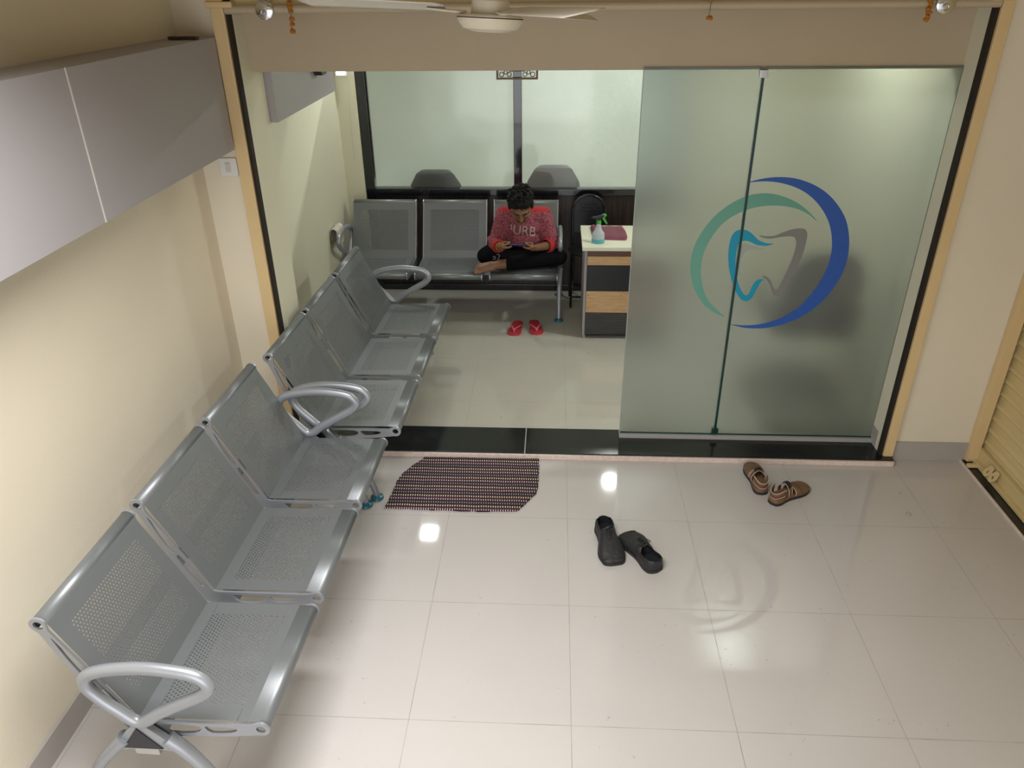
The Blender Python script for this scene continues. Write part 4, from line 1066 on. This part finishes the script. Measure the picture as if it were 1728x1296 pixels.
# sweater
sw = MB()
sw.cap((-.305, 2.655, .585), (-.312, 2.585, .70), .142, .128); sw.cap((-.312, 2.585, .70), (-.315, 2.515, .800), .128, .120)
sw.ell((-.313, 2.50, .760), (.155, .095, .085), (.35, 0, 0)); sw.ell((-.308, 2.50, .66), (.15, .085, .07)); sw.cap(sh[-1] - V3((0, 0, .004)), sh[1] - V3((0, 0, .004)), .066, .066)
sw.cap((-.315, 2.53, .80), neck0 - V3((0, 0, .012)), .10, .070)
cuff_at = {-1: .60, 1: .30}
for s in (-1, 1):
    sw.cap(sh[s], el[s], .063, .055); e_ = el[s].lerp(wr[s], cuff_at[s]); sw.cap(el[s], e_, .055, .045 if s < 0 else .051)
    sw.ell(el[s] + V3((s * .006, .0, .035)), (.058, .058, .04))
sw.cap((-.43, 2.50, .78), (-.50, 2.48, .66), .06, .055); sw.cap((-.19, 2.50, .78), (-.12, 2.48, .66), .06, .055)
swm = remesh(sw, .006, 4, .5)
off_back(swm.bm)
# open the neck and the sleeve ends
nd = (HC - neck0).normalized()
kill = []
for v in swm.bm.verts:
    for s in (-1, 1):
        d = (wr[s] - el[s]); L_ = d.length; d.normalize(); q = v.co - el[s]; a = q.dot(d); rad = (q - d * a).length
        if a > L_ * cuff_at[s] + .018 and rad < .060: kill.append(v); break
bmesh.ops.delete(swm.bm, geom=kill, context='VERTS')
bmesh.ops.recalc_face_normals(swm.bm, faces=swm.bm.faces[:])
for f in swm.bm.faces:
    c = f.calc_center_median()
    if c.z > .872 - .30 * abs(c.x + .314) * .0 and abs(c.x + .314) > .055 or c.z > .895: f.material_index = 1
    if (c - neck0 - V3((0, -.035, -.02))).length < .062: f.material_index = 1
BV = BVHTree.FromBMesh(swm.bm)
osw = build('sweater', swm, [M['sweater'], M['red']], man, off=PO, angle=180)
md = osw.modifiers.new('s', 'SOLIDIFY'); md.thickness = .003; md.offset = -1
for s in (-1, 1):
    d = (wr[s] - el[s]).normalized(); c = el[s].lerp(wr[s], cuff_at[s]); r = .049 if s < 0 else .055
    P = []
    u_ = d.cross(V3((0, 0, 1))).normalized(); w2 = u_.cross(d)
    for k, (a, rr) in enumerate(((-.018, r), (-.006, r + .004), (.010, r + .001), (.024, r - .004), (.030, r - .010), (.022, r - .012))):
        P.append([c + d * a + (u_ * math.cos(t_) + w2 * math.sin(t_)) * rr for t_ in [2 * PI * j / 24 for j in range(24)]])
    q = build('cuff', MB().grid(P, closev=True), M['red'], osw, off=PO, angle=80); q['label'] = 'solid red cuff'
d = nd; u_ = V3((1, 0, 0)); w2 = u_.cross(d).normalized(); P = []
for a, rr in ((-.014, .072), (.0, .068), (.014, .060), (.020, .055), (.012, .052)):
    P.append([neck0 + d * (a + .010) + V3((0, -.004, -.006)) + (u_ * math.cos(t_) + w2 * math.sin(t_)) * rr for t_ in [2 * PI * j / 28 for j in range(28)]])
q = build('collar', MB().grid(P, closev=True), M['red'], osw, off=PO, angle=80); q['label'] = 'solid red collar'

def decal(name, body_, size, centre, xdir, nrm, bvh, m, par, sx=1.0):
    t_ = text_mesh(body_, size); bmesh.ops.subdivide_edges(t_.bm, edges=t_.bm.edges[:], cuts=1)
    bmesh.ops.triangulate(t_.bm, faces=t_.bm.faces[:])
    xdir = xdir.normalized(); nrm = nrm.normalized(); y_ = nrm.cross(xdir); ok = True
    for v in t_.bm.verts:
        p = centre + xdir * v.co.x * sx + y_ * v.co.y
        h = bvh.ray_cast(p + nrm * .25, -nrm)
        v.co = (h[0] + nrm * .0022) if h[0] else p
    return build(name, t_, m, par, off=PO, merge=False)
decal('chest_lettering', 'IURB', .100, V3((-.318, 2.3, .765)), V3((1, 0, -.10)), V3((0, -1, .25)), BV, M['print'], osw, .92)

# trousers
tr = MB()
tr.cap((-.305, 2.66, .56), (-.31, 2.64, .60), .128, .12); tr.ell((-.31, 2.52, .535), (.16, .15, .055))
for s in (-1, 1):
    tr.cap(hip[s], knee[s], .098, .072); c = knee[s].lerp(ank[s], .80 if s < 0 else .74); tr.cap(knee[s], c, .070, .052)
    tr.ell(knee[s], (.078, .078, .066))
trm = remesh(tr, .006, 4, .5)
d = (ank[1] - knee[1]).normalized(); L_ = (ank[1] - knee[1]).length
kill = [v for v in trm.bm.verts if (v.co - knee[1]).dot(d) > L_ * .74 + .010 and (v.co - (knee[1] + d * L_ * .8)).length < .085 and v.co.y < 2.40]
# sits on the seat sheet
off_back(trm.bm)
BV2 = BVHTree.FromBMesh(trm.bm)
otr = build('trousers', trm, M['pants'], man, off=PO, angle=180)
c = knee[1].lerp(ank[1], .80)
build('trouser_hem', MB().tube([c + (V3((0, 0, 1)) * math.cos(a) + V3((.06, 1, 0)) * math.sin(a)) * .041 for a in [2 * PI * k / 24 for k in range(24)]], .012, closed=True, seg=8, flat=((1, 0, 0), 1.4)), M['pants'], otr, off=PO)
decal('leg_lettering', 'a2', .066, V3((-.515, 2.3, .572)), V3((1, .1, -.05)), V3((-.05, -1, .35)), BV2, M['print2'], otr)

# the phone
t = empty('mobile_phone', PC, label='dark blue mobile phone held sideways in the seated man\'s hands', cat='phone')
R4 = PM.to_3x3().to_4x4()
b = MB().box((-.080, -.037, -.0042), (.080, .037, .0035), .003, 3).xf(R4); build('phone_body', b, M['phone'], t)
b = MB().box((-.077, -.034, .0033), (.077, .034, .0042), .0004).xf(R4); build('screen', b, M['screen'], t)
b = MB().box((.045, -.030, -.0058), (.072, -.008, -.0040), .001).xf(R4); build('camera_bump', b, M['screen'], t)
